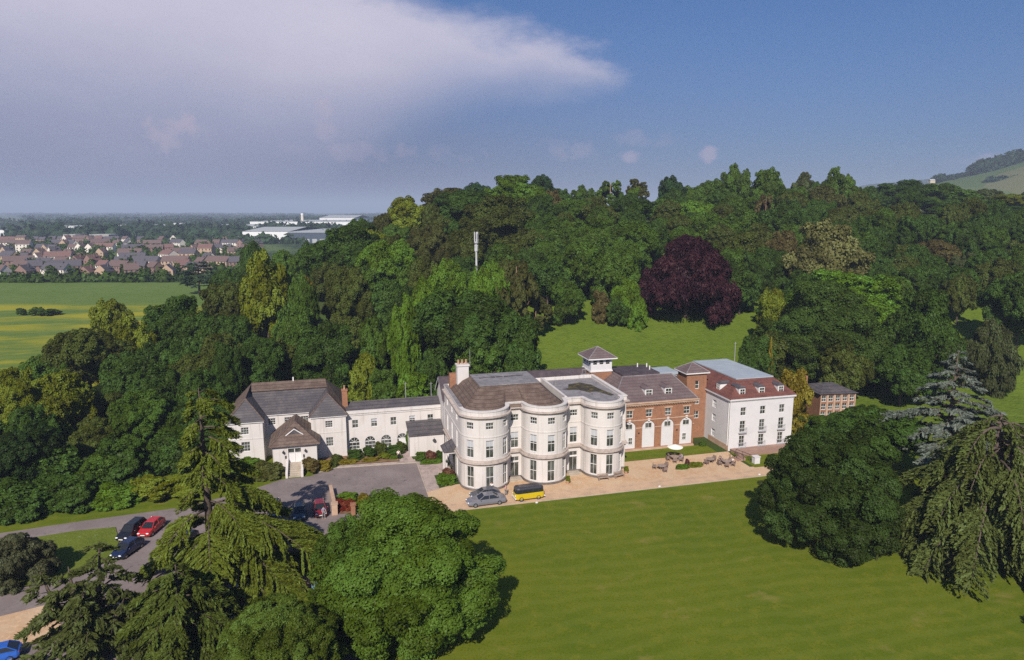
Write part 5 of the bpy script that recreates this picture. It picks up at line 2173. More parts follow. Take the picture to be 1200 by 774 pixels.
def place_c(u, Y):
    """ground position at a bearing and distance"""
    depth = Y * math.cos(TILT) + (CAM_H - 8) * math.sin(TILT)
    return (*c2l((u - 600) / FPX * depth, Y), 0)


def cedar_prof(f):
    return float(np.interp(f, [.07, .22, .34, .43, .54, .66, .85, .95, 1], [1.05, 1.02, .88, .58, .38, .33, .29, .22, .14]))


bough_tree("cedar_tree", "big layered green cedar with drooping fans over the car park", place_c(244, 70), 21.6, 11.4, 29, (.112, .138, .013), nlimb=60, droop=.58, zlo=.05, hang=.75, leaf=.13, rise=.20, prof=cedar_prof, dens=2.3, trunk_r=.45, twigL=.36, bias=(.22, -.18), reach=lambda f, az: (1 - .42 * max(0, math.cos(az - R(160))) * sstep(.14, .3, f)) * (1 - .22 * max(0, math.cos(az - R(255))) ** 4))
bough_tree("cedar_tree", "smaller drooping cedar at the bottom edge, right beside the dark many topped fir", place_c(206, 57), 8.6, 5.6, 41, (.070, .092, .012), nlimb=44, droop=.55, zlo=.08, hang=.6, leaf=.13, rise=.18, prof=lambda f: float(np.interp(f, [.1, .5, .8, 1], [1.0, .9, .5, .15])), dens=2.2, trunk_r=.3, twigL=.38)
bough_tree("cedar_tree", "huge weeping olive cedar with hanging curtains of foliage at the lawn's right edge", place_c(1162, 74), 17.5, 10.8, 11, (.080, .100, .022), nlimb=52, droop=1.15, zlo=.12, hang=1.5, leaf=.17, rise=.30, prof=lambda f: float(np.interp(f, [.1, .4, .7, .9, 1], [.85, 1.0, .82, .5, .15])), dens=1.7, trunk_r=.7, twigL=.36, limb_m="bark_pale")
bough_tree("blue_cedar", "silvery blue-grey cedar rising behind the weeping cedar at right", place_c(1112, 95), 20.5, 8.6, 13, (.125, .145, .115), nlimb=48, droop=.25, zlo=.3, hang=.25, leaf=.19, rise=.22, prof=lambda f: float(np.interp(f, [.2, .5, .62, .8, 1], [1.15, 1.05, .62, .45, .06])), dens=1.5, trunk_r=.5)
bough_tree("fir_tree", "dark many topped fir at the bottom left in front of the cedar", place_c(98, 57), 10.4, 6.2, 17, (.066, .080, .018), nlimb=64, droop=.45, zlo=.08, hang=.3, leaf=.17, rise=.18, dens=1.5, tops=[(1.3, .6, 1.0), (-.9, -.8, .86), (-3.6, .5, .78), (3.6, -1.2, .6)], trunk_r=.34)
bough_tree("cedar_tree", "flat topped dark cedar alone at the field's edge before the town", (*at(232, 320, 330)[:2], 0), 15.5, 11, 19, (.035, .062, .030), nlimb=30, droop=.1, zlo=.25, hang=.3, leaf=.7, rise=.12, prof=lambda f: float(np.interp(f, [.2, .5, .9, 1], [.75, .9, .75, .4])), dens=.6, trunk_r=.5)

# big trees and shrubs near the camera
T(478, 581, 222, 60, "hero0", (.060, .100, .007), "big fresh green tree at the bottom centre between car park and lawn", name="broadleaf_tree", zb=0)
T(973, 498, 158, 78, "hero1", (.031, .053, .007), "big round dark green tree standing on the lawn", name="broadleaf_tree", zb=0)
T(322, 704, 170, 49, "hero1", (.064, .094, .009), "light green leafy tree cut by the bottom edge below the cedar", name="broadleaf_tree", zb=0)
T(412, 608, 92, 66, "large0", (.060, .106, .009), "smaller leafy tree leaning against the left of the big fresh green tree", name="broadleaf_tree", zb=0)
T(18, 628, 84, 69, "willowy", (.066, .070, .030), "dull grey-green bushy tree on the verge at the left edge", name="bushy_tree", zb=0)
tree_at(49, -65, 0, 17, 16, "large1", "dg", "tall dark tree beyond the lower right corner, throwing its shade on the lawn", name="broadleaf_tree")


def shrub(x, y, w, d, h, key, col, label, group=None, z=0, name="shrub", rz=0.0):
    t = tree_at(x, y, z, 1, h, key, col, label, "shrub", group, name, rz)
    t.scale = (w, d, h)
    return t


def planting():
    S = shrub
    # bed under the link wing
    S(-14.6, 15.2, 3.0, 2.6, 1.9, "bush0", "dg", "clipped dark green shrub, first one right of the porch")
    S(-12.2, 15.5, 2.6, 2.4, 1.8, "bush1", "dg", "clipped dark green shrub touching the taller grey-green one under the arched windows")
    S(-10.3, 16.4, 2.4, 2.2, 2.4, "bush2", "ol", "taller grey-green shrub between the arched windows")
    S(-8.0, 15.9, 3.4, 2.2, 1.8, "bush0", "dg", "wide dark shrub left of the arched door")
    S(-6.9, 16.2, 2.0, 1.8, 2.0, "bush1", "ol", "olive shrub right next to the arched door")
    S(-17.4, 14.6, 2.2, 1.8, 1.3, "bush1", "ol", "low grey shrub at the foot of the porch's right wall")
    S(-15.6, 13.5, 3.4, 1.6, .75, "bush2", "gd", "yellow flowering mound at the left end of the kerb bed")
    S(-12.2, 13.6, 3.4, 1.5, .7, "bush0", "gd", "yellow flowering mound in the middle of the kerb bed")
    S(-9.8, 14.2, 2.4, 1.6, .9, "bush1", "yg", "lime green mound at the right end of the kerb bed")
    S(-8.0, 13.7, 2.4, 1.1, .6, "bush2", "bg", "low clipped green hedge by the arched door's path")
    # around the entrance steps
    S(-21.3, 11.0, 3.2, 3.0, 2.4, "bush1", (.10, .075, .018), "copper tinged round shrub to the right of the entrance steps")
    S(-19.3, 11.4, 2.4, 2.2, 1.8, "bush0", "gd", "yellow-green shrub beside the copper tinged one")
    S(-18.2, 12.5, 2.0, 1.8, 1.2, "bush2", "ol", "small grey shrub at the bend of the kerb")
    S(-27.6, 10.2, 5.2, 3.6, 3.0, "bush2", (.075, .080, .016), "large olive hedge mound to the left of the entrance steps")
    S(-31.5, 10.0, 5.0, 3.6, 2.4, "bush0", "yg", "yellow-green shrub on the bank left of the olive hedge mound")
    S(-30.4, 13.8, 5.2, 4.0, 2.2, "bush1", "bg", "bright green shrub under the hipped wing's left block")
    for i, (x, y, c, lab) in enumerate(((-38, 6.6, "yg", "yellow-green shrub on the drive's bank nearest the cedar"), (-42.5, 6.0, "yg", "widest yellow-green shrub in the row along the drive"), (-47, 5.2, "bg", "bright green shrub at the left end of the row along the drive"), (-33.5, 9.5, "mg", "mid green shrub behind the row along the drive"))):
        S(x, y, 6.5, 4.5, 3.6, "bush%d" % (i % 3), c, lab)
    # island bed in the court
    S(-16.3, -1.6, 3.6, 3.0, 1.5, "bush0", "bg", "bright green shrub at the back of the island bed")
    S(-16.7, -3.9, 3.4, 2.6, 1.5, "bush2", "rd", "dark red leaved shrub in the island bed")
    S(-14.0, -2.6, 2.0, 3.2, 1.2, "bush1", "gd", "yellow edged shrub along the right of the island bed")
    S(-14.3, -5.0, 2.2, 2.2, 1.4, "bush1", "yg", "lime shrub at the front right of the island bed")
    S(-12.9, -3.2, 1.2, 3.4, 1.0, "bush0", "ol", "low grey-green edging at the outer rim of the island bed")
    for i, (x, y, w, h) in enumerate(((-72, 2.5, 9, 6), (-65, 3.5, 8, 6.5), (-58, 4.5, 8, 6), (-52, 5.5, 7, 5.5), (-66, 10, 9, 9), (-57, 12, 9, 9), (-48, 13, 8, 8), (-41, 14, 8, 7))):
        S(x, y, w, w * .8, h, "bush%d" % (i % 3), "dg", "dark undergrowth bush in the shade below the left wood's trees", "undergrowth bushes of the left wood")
    # by the mansion
    S(-4.3, 11.7, 2.2, 1.8, 1.7, "bush0", "mg", "green shrub against the annex wall, left of a reddish one")
    S(-2.6, 11.3, 2.2, 1.8, 1.7, "bush1", (.12, .05, .03), "reddish shrub against the annex wall")
    S(-1.1, 11.1, 1.9, 1.8, 1.8, "bush2", "dg", "dark green shrub between the annex and the side porch")
    S(-2.6, 10.0, 4.2, 1.2, .8, "bush2", "bg", "low green hedge in front of the three annex shrubs")
    S(-1.7, 1.6, 3.2, 3.4, 1.5, "bush2", "bg", "square clipped green hedge at the mansion's front left corner")
    S(-1.2, 2.8, 2.4, 1.6, 1.8, "bush1", (.12, .055, .03), "reddish shrub on top of the hedge at the mansion's corner")
    S(-5.6, 17.2, 1.0, 1.0, 3.6, "column", "bg", "green climber growing up beside the arched door", name="climbing_plant")
    # garden bed on the terrace
    S(35.0, -2.4, 2.8, 1.4, .8, "bush0", "bg", "left end of the low bed in front of the terrace seats")
    S(37.6, -2.2, 2.8, 1.4, .8, "bush2", "yg", "right end of the low bed in front of the terrace seats")
    S(36.3, -1.8, .8, .8, 1.3, "bush1", (.10, .03, .03), "dark red upright plant in the terrace bed")
    S(43.6, 6.2, 1.6, 1.2, 1.0, "bush0", "mg", "small shrub in the corner of brick wing and white block")
    S(62.5, 0.6, 3.2, 2.6, 2.0, "bush2", "ol", "olive shrub at the end of the white block's terrace")
    S(66, 9, 7, 6, 3.2, "bush0", "ol", "sprawling olive shrub beyond the white block's right end")
    # pots against the bows
    for x, y, lab in ((15.6, -3.5, "potted plant at the right foot of the middle bow"), (25.6, -2.2, "potted plant at the right foot of the third bow")):
        t = thing("potted_plant", lab, "plant pot", (x, y, 0))
        b = MB()
        b.lathe([(.2, 0), (.28, .4), (.32, .42), (.3, .5)], n=12)
        b.build("pot", M["terracotta"], t)
        f = link("foliage", PROTO["bush0"][0], t, (0, 0, .45))
        f.scale = (.9, .9, .9)
        f.color = (*COL["yg"], 1)


planting()

# bushes out in the buttercup field
for u, v, w, lab in ((25, 361, 12, "small dark bush alone in the buttercup field"), (43, 360, 18, "greener bush in the buttercup field, left of a wide dark one"), (57, 362, 26, "wide dark bush in the buttercup field")):
    T(u, v, w, 262, "bush1", "dg" if w != 18 else "mg", lab, name="bush", cat="bush", zb=0, hmin=2)

# ------------------------------------------------------------------ vehicles
def paint(name, rgb, rough=.3):
    m = mat(name, rgb, rough, spec=.5)
    m.node_tree.nodes["Principled BSDF"].inputs["Coat Weight"].default_value = .5
    return m


M["tyre"] = mat("tyre_rubber", (.02, .02, .02), .9)
M["rim"] = mat("alloy_rim", (.45, .45, .46), .35, metal=.7)
M["car_glass"] = mat("car_glass", (.02, .022, .025), .08, spec=.6)
M["lamp_white"] = mat("headlamp_lens", (.75, .76, .78), .15)
M["lamp_red"] = mat("rear_lamp_lens", (.4, .02, .02), .2)
M["chrome"] = mat("chrome", (.6, .6, .6), .2, metal=.9)
M["plate"] = mat("number_plate", (.7, .7, .66), .5)
CAR = dict(silver=(.16, .155, .175), black=(.012, .012, .014), navy=(.012, .02, .06), red=(.45, .02, .018), darkred=(.20, .015, .018), blue=(.02, .10, .42), teal=(.02, .05, .065), white=(.7, .7, .7), grey=(.09, .09, .1), lightblue=(.22, .40, .55), orange=(.5, .09, .02))
PAINT = {k: paint(k + "_car_paint", v) for k, v in CAR.items()}


def loft(mb, sections, mi=0, cap=True):
    n = len(sections[0])
    i0 = len(mb.v)
    for s in sections:
        mb.v += [tuple(p) for p in s]
    for k in range(len(sections) - 1):
        for j in range(n):
            j2 = (j + 1) % n
            mb.f.append((i0 + k * n + j, i0 + k * n + j2, i0 + (k + 1) * n + j2, i0 + (k + 1) * n + j))
            mb.m.append(mi)
    if cap:
        mb.f.append(tuple(i0 + j for j in range(n - 1, -1, -1)))
        mb.f.append(tuple(i0 + (len(sections) - 1) * n + j for j in range(n)))
        mb.m += [mi, mi]


def wheel(parent, x, y, r, side):
    b = MB()
    prof = [(r * .62, -.10), (r * .96, -.10), (r, -.06), (r, .06), (r * .96, .10), (r * .62, .10)]
    n = 18
    for k in range(len(prof) - 1):
        for j in range(n):
            a0, a1 = 2 * math.pi * j / n, 2 * math.pi * (j + 1) / n
            (r0, y0), (r1, y1) = prof[k], prof[k + 1]
            b.face([(r0 * math.cos(a0), y0, r0 * math.sin(a0)), (r0 * math.cos(a1), y0, r0 * math.sin(a1)), (r1 * math.cos(a1), y1, r1 * math.sin(a1)), (r1 * math.cos(a0), y1, r1 * math.sin(a0))])
    w = b.build("wheel", M["tyre"], parent, (x, y, r))
    q = MB()
    for yy in (-.085, .085):
        q.face([(r * .6 * math.cos(2 * math.pi * j / 14), yy, r * .6 * math.sin(2 * math.pi * j / 14)) for j in range(14)])
    q.build("rim", M["rim"], w)


def car(label, loc, rz, colour, L=4.4, W=1.78, Hh=1.46, kind="hatch", group="cars in the car park"):
    """front towards local -x"""
    t = thing("parked_car", label, "car", loc, rz, group)
    hw = W / 2
    hood = .86 if kind != "saloon" else .90
    # lower body sections along x
    def sec(x, zb, zt, w, tw):
        return [(x, -w, zb + .12), (x, -w * 1.0, (zb + zt) / 2), (x, -tw, zt), (x, tw, zt), (x, w, (zb + zt) / 2), (x, w, zb + .12), (x, w * .9, zb), (x, -w * .9, zb)]
    f = -L / 2
    e = L / 2
    tail = .98 if kind == "hatch" else .95
    b = MB()
    loft(b, [sec(f, .38, .62, hw * .72, hw * .66), sec(f + .18, .25, .74, hw * .9, hw * .8), sec(f + .6, .2, hood - .05, hw * .98, hw * .88), sec(f + L * .27, .2, hood + .05, hw, hw * .9),
             sec(0, .2, .98, hw, hw * .92), sec(e - L * .2, .2, tail, hw, hw * .9), sec(e - .2, .25, tail - .06, hw * .95, hw * .84), sec(e, .4, tail - .16, hw * .82, hw * .74)])
    body = b.build("body", PAINT[colour], t, smooth=False)
    # cabin
    if kind == "hatch":
        xs = (f + L * .24, f + L * .43, e - L * .22, e - L * .04)
    elif kind == "estate":
        xs = (f + L * .26, f + L * .42, e - L * .12, e - L * .03)
    else:
        xs = (f + L * .28, f + L * .43, e - L * .32, e - L * .17)
    zb, zt = .93, Hh
    lo = [(xs[0], -hw * .84, zb), (xs[0], hw * .84, zb), (xs[3], hw * .82, zb), (xs[3], -hw * .82, zb)]
    hi = [(xs[1], -hw * .66, zt - .05), (xs[1], hw * .66, zt - .05), (xs[2], hw * .66, zt - .05), (xs[2], -hw * .66, zt - .05)]
    b = MB()
    for k in range(4):
        b.face([lo[k], lo[(k + 1) % 4], hi[(k + 1) % 4], hi[k]])
    b.face(hi)
    b.build("glazing", M["car_glass"], t)
    b = MB()
    m = [(p[0] * 1.0, p[1] * .86, zt) for p in hi]
    hh = [(p[0] + (.02 if p[0] > 0 else -.02), p[1] * 1.02, zt - .06) for p in hi]
    for k in range(4):
        b.face([hh[k], hh[(k + 1) % 4], m[(k + 1) % 4], m[k]])
    b.face(m)
    for k in range(4):
        b.tube([lo[k], hi[k]], .045, 5)
    xm = (xs[1] + xs[2]) / 2
    for sg in (-1, 1):
        b.tube([(xm, sg * hw * .86, zb), (xm, sg * hw * .67, zt - .04)], .05, 5)
    b.build("roof", PAINT[colour], t)
    for sg in (-1, 1):
        q = MB()
        q.ball((f + .12, sg * hw * .62, .64), (.12, .2, .09), 8, 5)
        q.build("headlight", M["lamp_white"], t)
        q = MB()
        q.ball((e - .07, sg * hw * .66, tail - .22), (.07, .16, .1), 8, 5)
        q.build("tail_light", M["lamp_red"], t)
        q = MB()
        q.ball((xs[0] + .25, sg * (hw + .08), 1.0), (.08, .11, .07), 8, 5)
        q.build("wing_mirror", PAINT[colour], t)
    for x in (f - .005, e + .005):
        q = MB()
        q.box(x - .012, -.26, .42, x + .012, .26, .53)
        q.build("number_plate", M["plate"], t)
    q = MB()
    q.box(f - .002, -.42, .56, f + .06, .42, .64)
    q.build("grille", M["iron"], t)
    for x in (f + L * .19, e - L * .19):
        for sg in (-1, 1):
            wheel(t, x, sg * (hw - .1), .32, sg)
    return t


car("long metallic grey saloon on the gravel in front of the left bow", (2.3, -7.2, .02), R(2), "silver", 5.5, 1.95, 1.48, "saloon", "cars at the mansion's front")
car("dark grey car half hidden behind the long metallic grey saloon", (2.6, -5.2, .02), R(2), "grey", 4.3, 1.75, 1.42, "hatch", "cars at the mansion's front")


def camper():
    t = thing("camper_van", "yellow camper van with dark roof on the gravel by the middle bow", "camper van", (8.5, -7.0, .02), R(3))
    M["van_yellow"] = paint("yellow_van_paint", (.56, .40, .012))
    M["van_dark"] = paint("dark_van_paint", (.035, .033, .04), .45)
    L, hw = 4.35, .88
    def ring(z, k, kw):
        pts = []
        hl, w = L / 2 * k, hw * kw
        r = .42 * k
        for cx, cy, a0 in ((hl - r, w - r, 0), (-hl + r, w - r, 90), (-hl + r, -w + r, 180), (hl - r, -w + r, 270)):
            for j in range(5):
                a = R(a0 + j * 22.5)
                pts.append((cx + r * math.cos(a), cy + r * math.sin(a), z))
        return pts
    b = MB()
    loft(b, [ring(.28, .96, .96), ring(.4, 1.0, 1.0), ring(.8, 1.0, 1.0), ring(1.12, .985, .985)])
    b.build("body", M["van_yellow"], t)
    b = MB()
    loft(b, [ring(1.123, .965, .965), ring(1.62, .925, .9)])
    b.build("glazing", M["car_glass"], t)
    b = MB()
    loft(b, [ring(1.623, .935, .91), ring(1.72, .94, .915), ring(1.88, .88, .82), ring(1.96, .7, .6)])
    b.build("roof", M["van_dark"], t)
    for f in (-.92, -.55, -.18, .2, .57, .92):
        for sg in (-1, 1):
            x = f * L / 2 * .97
            k = .97 if abs(f) < .9 else .87
            p = MB()
            p.tube([(x, sg * hw * k, 1.11), (x * .96, sg * hw * (k - .065), 1.64)], .045, 5)
            p.build("window_pillar", M["van_dark"], t)
    p = MB()
    p.box(-L / 2 - .05, -hw * .95, .36, -L / 2 + .09, hw * .95, .5)
    p.build("bumper", M["trim"], t)
    p = MB()
    p.box(L / 2 - .09, -hw * .95, .36, L / 2 + .05, hw * .95, .5)
    p.build("bumper", M["trim"], t)
    for sg in (-1, 1):
        q = MB()
        q.ball((-L / 2 + .05, sg * .56, .82), (.08, .12, .12), 10, 6)
        q.build("headlight", M["lamp_white"], t)
        q = MB()
        q.ball((L / 2 - .05, sg * .6, .8), (.06, .08, .12), 8, 5)
        q.build("tail_light", M["lamp_red"], t)
    q = MB()
    q.box(-L / 2 - .012, -.25, .56, -L / 2 + .02, .25, .66)
    q.build("number_plate", M["plate"], t)
    for x in (-L / 2 + .85, L / 2 - .95):
        for sg in (-1, 1):
            wheel(t, x, sg * (hw - .1), .33, sg)


camper()


def park(u, v, ang, colour, label, kind="hatch", L=4.2, H=1.46):
    x, y = G(u, v)
    car(label, (x, y, .02), R(ang), colour, L, 1.76, H, kind)


park(155, 627, 72, "black", "black car parked next to the red one by the verge", "estate", 4.6, 1.6)
park(178, 623, 74, "red", "bright red car on the drive beside the verge")
park(150, 648, 66, "navy", "dark navy car nose out at the verge's corner in front of the black one")
park(219, 639, 78, "black", "small black hatchback in the open middle of the car park", "hatch", 4.0)
park(375, 601, 95, "darkred", "dark red car in the shade by the island bed's brick wall", "hatch", 4.1, 1.5)
park(351, 605, 92, "teal", "dark teal car in the shade left of the dark red one", "hatch", 4.1)
park(322, 600, 92, "navy", "navy car under the cedar's upper boughs, left of the teal one")
park(268, 607, 84, "black", "black car behind the cedar, left of the navy one")
park(263, 625, 80, "silver", "silver car half under the cedar near the trunk", "saloon", 4.5)
park(240, 652, 70, "darkred", "dark red car in the cedar's shade near its trunk")
park(368, 640, 100, "blue", "blue car in deep shade left of the big fresh green tree")
park(371, 660, 100, "navy", "navy car in deep shade below the blue one")
park(377, 684, 100, "orange", "orange-red car peeping out under the big fresh green tree's left side")
park(377, 702, 100, "lightblue", "pale blue car at the left foot of the big fresh green tree")
park(266, 706, 50, "silver", "silver car seen through the cedar's lower boughs", "saloon", 4.5)
park(188, 716, 40, "lightblue", "pale blue car under the cedar's lowest left boughs")
park(-6, 775, 12, "blue", "bright blue car at the bottom left corner of the picture", "hatch", 4.0, 1.42)

# island bed walls and gate piers
t = thing("garden_wall", "low brick wall with pier along the island bed beside the parked dark red car", "wall", (0, 0, 0))
b = MB()
b.prism([(-18.65, 2.4), (-18.3, 2.4), (-17.75, -4.8), (-18.1, -4.8)], 0, 1.0)
b.prism([(-18.72, 2.44), (-18.23, 2.44), (-17.68, -4.84), (-18.17, -4.84)], 1.003, 1.1)
b.build("wall", M["brick_trim"], t)
b = MB()
b.box(-18.35, -5.6, 0, -17.6, -4.87, 1.5)
b.box(-18.42, -5.67, 1.503, -17.53, -4.8, 1.62)
b.build("pier", M["brick_trim"], t)
t = thing("gate_pier", "free standing orange brick pier at the front of the island bed", "pier", (-15.6, -6.2, 0))
b = MB()
b.box(-.28, -.28, 0, .28, .28, 1.5)
b.box(-.36, -.36, 1.503, .36, .36, 1.66)
b.build("pier", M["brick"], t)
tag(sheet("flower_bed", [(-18.0, -0.2), (-14.2, 0.2), (-12.4, -2.0), (-12.6, -4.6), (-14.2, -6.0), (-17.4, -5.4)], .06, M["soil"]), kind="structure")
tag(sheet("kerb_bed", [(-17.7, 12.95), (-7.7, 12.3), (-7.5, 17.9), (-15.6, 17.9), (-20.3, 17), (-20.3, 11.7)], .05, M["soil"]), kind="structure")


# ------------------------------------------------------------------ terrace furniture
M["wicker"] = mat("brown_wicker", (.17, .12, .10), .8, [(6, (.24, .18, .15), .4, .65)])
M["canvas"] = mat("cream_canvas", (.80, .76, .68), .8)
M["wood"] = mat("weathered_teak", (.26, .19, .15), .8, [(3, (.34, .27, .22), .4, .65)])


def round_table(x, y, label, r=.7, group=None):
    t = thing("garden_table", label, "table", (x, y, .01), 0, group)
    b = MB()
    b.lathe([(r * .98, .70), (r, .71), (r, .74), (r * .98, .75)], n=20)
    b.build("tabletop", M["wood"], t)
    for k in range(4):
        a = R(45 + 90 * k)
        b = MB()
        b.tube([(r * .75 * math.cos(a), r * .75 * math.sin(a), 0), (r * .5 * math.cos(a), r * .5 * math.sin(a), .70)], .035, 6)
        b.build("leg", M["wood"], t)
    return t


def chair(x, y, ang, label, group=None, m="wicker"):
    t = thing("garden_chair", label, "chair", (x, y, .01), ang, group)
    b = MB()
    b.box(-.28, -.28, .40, .28, .28, .47)
    b.build("seat", M[m], t)
    b = MB()
    b.prism([(-.28, .24), (.28, .24), (.30, .31), (-.30, .31)], .473, .95)
    b.build("backrest", M[m], t)
    for sg in (-1, 1):
        b = MB()
        b.box(sg * .29 - .035, -.26, .473, sg * .29 + .035, .236, .66)
        b.build("armrest", M[m], t)
        for yy in (-.24, .24):
            b = MB()
            b.box(sg * .24 - .03, yy - .03, 0, sg * .24 + .03, yy + .03, .398)
            b.build("leg", M[m], t)
    return t


sets = [(35.6, 1.0, "garden table in the shade of the cream parasol", "parasol table", 5), (31.7, -2.1, "small garden table alone on the gravel left of the terrace bed", "left table", 3), (42.6, -2.9, "garden table with people around it at the terrace's right end", "people's table", 5), (40.6, -1.4, "garden table between the terrace bed and the people", "table by the bed", 2)]
WORD = {"parasol table": "under the cream parasol", "left table": "at the small table left of the terrace bed", "people's table": "at the table where people sit", "table by the bed": "at the table beside the terrace bed's right end"}
for x, y, lab, key, n in sets:
    round_table(x, y, lab)
    for k in range(n):
        a = 2 * math.pi * k / n + .5
        chair(x + 1.1 * math.cos(a), y + 1.1 * math.sin(a), a - math.pi / 2, "brown wicker garden chair " + WORD[key], "wicker chairs " + WORD[key])

t = thing("parasol", "round cream parasol over the terrace table", "parasol", (35.6, 1.0, .77))
b = MB()
b.tube([(0, 0, -.75), (0, 0, 1.95)], .03, 8)
b.build("pole", M["wood"], t)
b = MB()
b.lathe([(1.22, 1.5), (1.25, 1.58), (.9, 1.70), (.5, 1.84), (.05, 1.98)], n=24)
b.build("canopy", M["canvas"], t)

for i, (x, y, rz, lab) in enumerate(((21.3, -3.6, 0, "grey wooden bench against the third bow, left one"), (24.0, -3.3, .25, "grey wooden bench against the third bow, right one"))):
    t = thing("garden_bench", lab, "bench", (x, y, .01), rz)
    b = MB()
    for k in range(3):
        b.box(-.85, -.25 + k * .17, .42, .85, -.11 + k * .17, .46)
    b.build("seat", M["wood"], t)
    b = MB()
    for k in range(3):
        b.box(-.85, .27, .52 + k * .15, .85, .31, .62 + k * .15)
    b.box(-.85, .312, .4, -.78, .35, .95)
    b.box(.78, .312, .4, .85, .35, .95)
    b.build("backrest", M["wood"], t)
    for sg in (-1, 1):
        b = MB()
        b.box(sg * .78 - .04, -.24, 0, sg * .78 + .04, .26, .415)
        b.build("leg", M["wood"], t)

for u, v, lab in ((773, 571, "small white stone on the lawn's edge below the parasol table"), (629, 590, "small white stone on the lawn's edge by the camper van"), (890, 557, "small white stone at the lawn's corner near the round tree")):
    x, y = G(u, v)
    b = MB()
    b.ball((0, 0, .1), (.22, .16, .14), 8, 5)
    tag(b.build("edge_stone", M["white"], None, (x, y, 0)), lab, "stone", "white stones along the lawn's edge")


# ------------------------------------------------------------------ people
M["skin"] = mat("skin", (.48, .30, .22), .6)
CLOTH = {k: mat(k + "_cloth", v, .9) for k, v in dict(white=(.75, .74, .72), navy=(.02, .025, .05), black=(.02, .02, .022), pink=(.6, .3, .3), grey=(.2, .2, .21), denim=(.05, .08, .15), blue=(.15, .25, .5)).items()}
M["hair"] = mat("brown_hair", (.05, .03, .02), .7)


def skin_mesh(name, nodes, edges, m, parent, root=0, sub=1):
    me = bpy.data.meshes.new(name)
    me.from_pydata([n[0] for n in nodes], edges, [])
    o = link(name, me, parent)
    me.materials.append(m)
    sk = o.modifiers.new("skin", "SKIN")
    for i, n in enumerate(nodes):
        r = n[1] if isinstance(n[1], tuple) else (n[1], n[1])
        me.skin_vertices[0].data[i].radius = r
        me.skin_vertices[0].data[i].use_root = i == root
    sk.use_smooth_shade = True
    s = o.modifiers.new("sub", "SUBSURF")
    s.levels = s.render_levels = sub
    return o


def person(label, loc, rz, top, bottom, sit=False, hair="hair", stride=.12):
    """facing local -y"""
    t = thing("person", label, "person", loc, rz)
    hz = .46 if sit else .92
    def leg(sg):
        if sit:
            return [((sg * .10, -.02, hz + .02), .095), ((sg * .12, -.44, hz + .02), .075), ((sg * .12, -.46, .12), .05), ((sg * .12, -.60, .05), .04)]
        f = sg * stride
        return [((sg * .09, 0, hz - .02), .095), ((sg * .10, -f * .6 - .03, .50), .07), ((sg * .10, -f, .10), .048), ((sg * .11, -f - .17, .045), .04)]
    body = [((0, 0, hz + .02), .12), ((0, .01, hz + .25), .13), ((0, .01, hz + .46), (.17, .11)), ((0, 0, hz + .58), .055), ((0, -.015, hz + .68), .085), ((0, -.02, hz + .77), .08)]
    edges = [(0, 1), (1, 2), (2, 3), (3, 4), (4, 5)]
    for sg in (-1, 1):
        i = len(body)
        body += [(p, r * .93) for p, r in leg(sg)]
        edges += [(0, i), (i, i + 1), (i + 1, i + 2), (i + 2, i + 3)]
        j = len(body)
        el = (sg * .27, -.06 if not sit else -.12, hz + .22)
        ha = (sg * .24, -.22 if not sit else -.34, hz + .05 if not sit else hz + .24)
        body += [((sg * .19, .01, hz + .48), .06), (el, .045), (ha, .034), ((ha[0], ha[1] - .07, ha[2] - .05), .03)]
        edges += [(2, j), (j, j + 1), (j + 1, j + 2), (j + 2, j + 3)]
    skin_mesh("body", body, edges, M["skin"], t)
    sh = [((0, 0, hz + .05), .145), ((0, .01, hz + .25), .15), ((0, .01, hz + .46), (.19, .13))]
    e2 = [(0, 1), (1, 2)]
    for sg in (-1, 1):
        j = len(sh)
        sh += [((sg * .2, .01, hz + .48), .075), ((sg * .255, -.03, hz + .30), .062)]
        e2 += [(2, j), (j, j + 1)]
    skin_mesh("shirt", sh, e2, CLOTH[top], t)
    tr = [((0, 0, hz + .04), .14)]
    e3 = []
    for sg in (-1, 1):
        j = len(tr)
        tr += [(p, r * 1.16) for p, r in leg(sg)[:3]]
        e3 += [(0, j), (j, j + 1), (j + 1, j + 2)]
    skin_mesh("trousers", tr, e3, CLOTH[bottom], t)
    b = MB()
    b.ball((0, .01, hz + .76), (.095, .105, .10), 10, 6)
    b.build("hair", M[hair], t, smooth=True)
    return t


person("person in white top and dark trousers on the path to the arched door", (-7.7, 13.0, .02), R(20), "white", "black")
person("person in white shirt standing between the grey saloon and the left bow", (3.9, -4.0, .01), R(-40), "white", "denim")
person("person in pale pink top near the back of the grey saloon", (5.6, -5.4, .01), R(60), "pink", "grey")
person("seated person in white at the right end table of the terrace", (43.7, -2.9, .01), R(-90), "white", "navy", True)
person("seated person in dark top at the right end table of the terrace", (42.0, -2.0, .01), R(20), "navy", "black", True)
person("seated person in blue top under the cream parasol", (36.7, .7, .01), R(-90), "blue", "grey", True)
person("person standing at the dark red car near the island bed's wall", (-19.4, -6.3, .02), R(30), "blue", "grey")


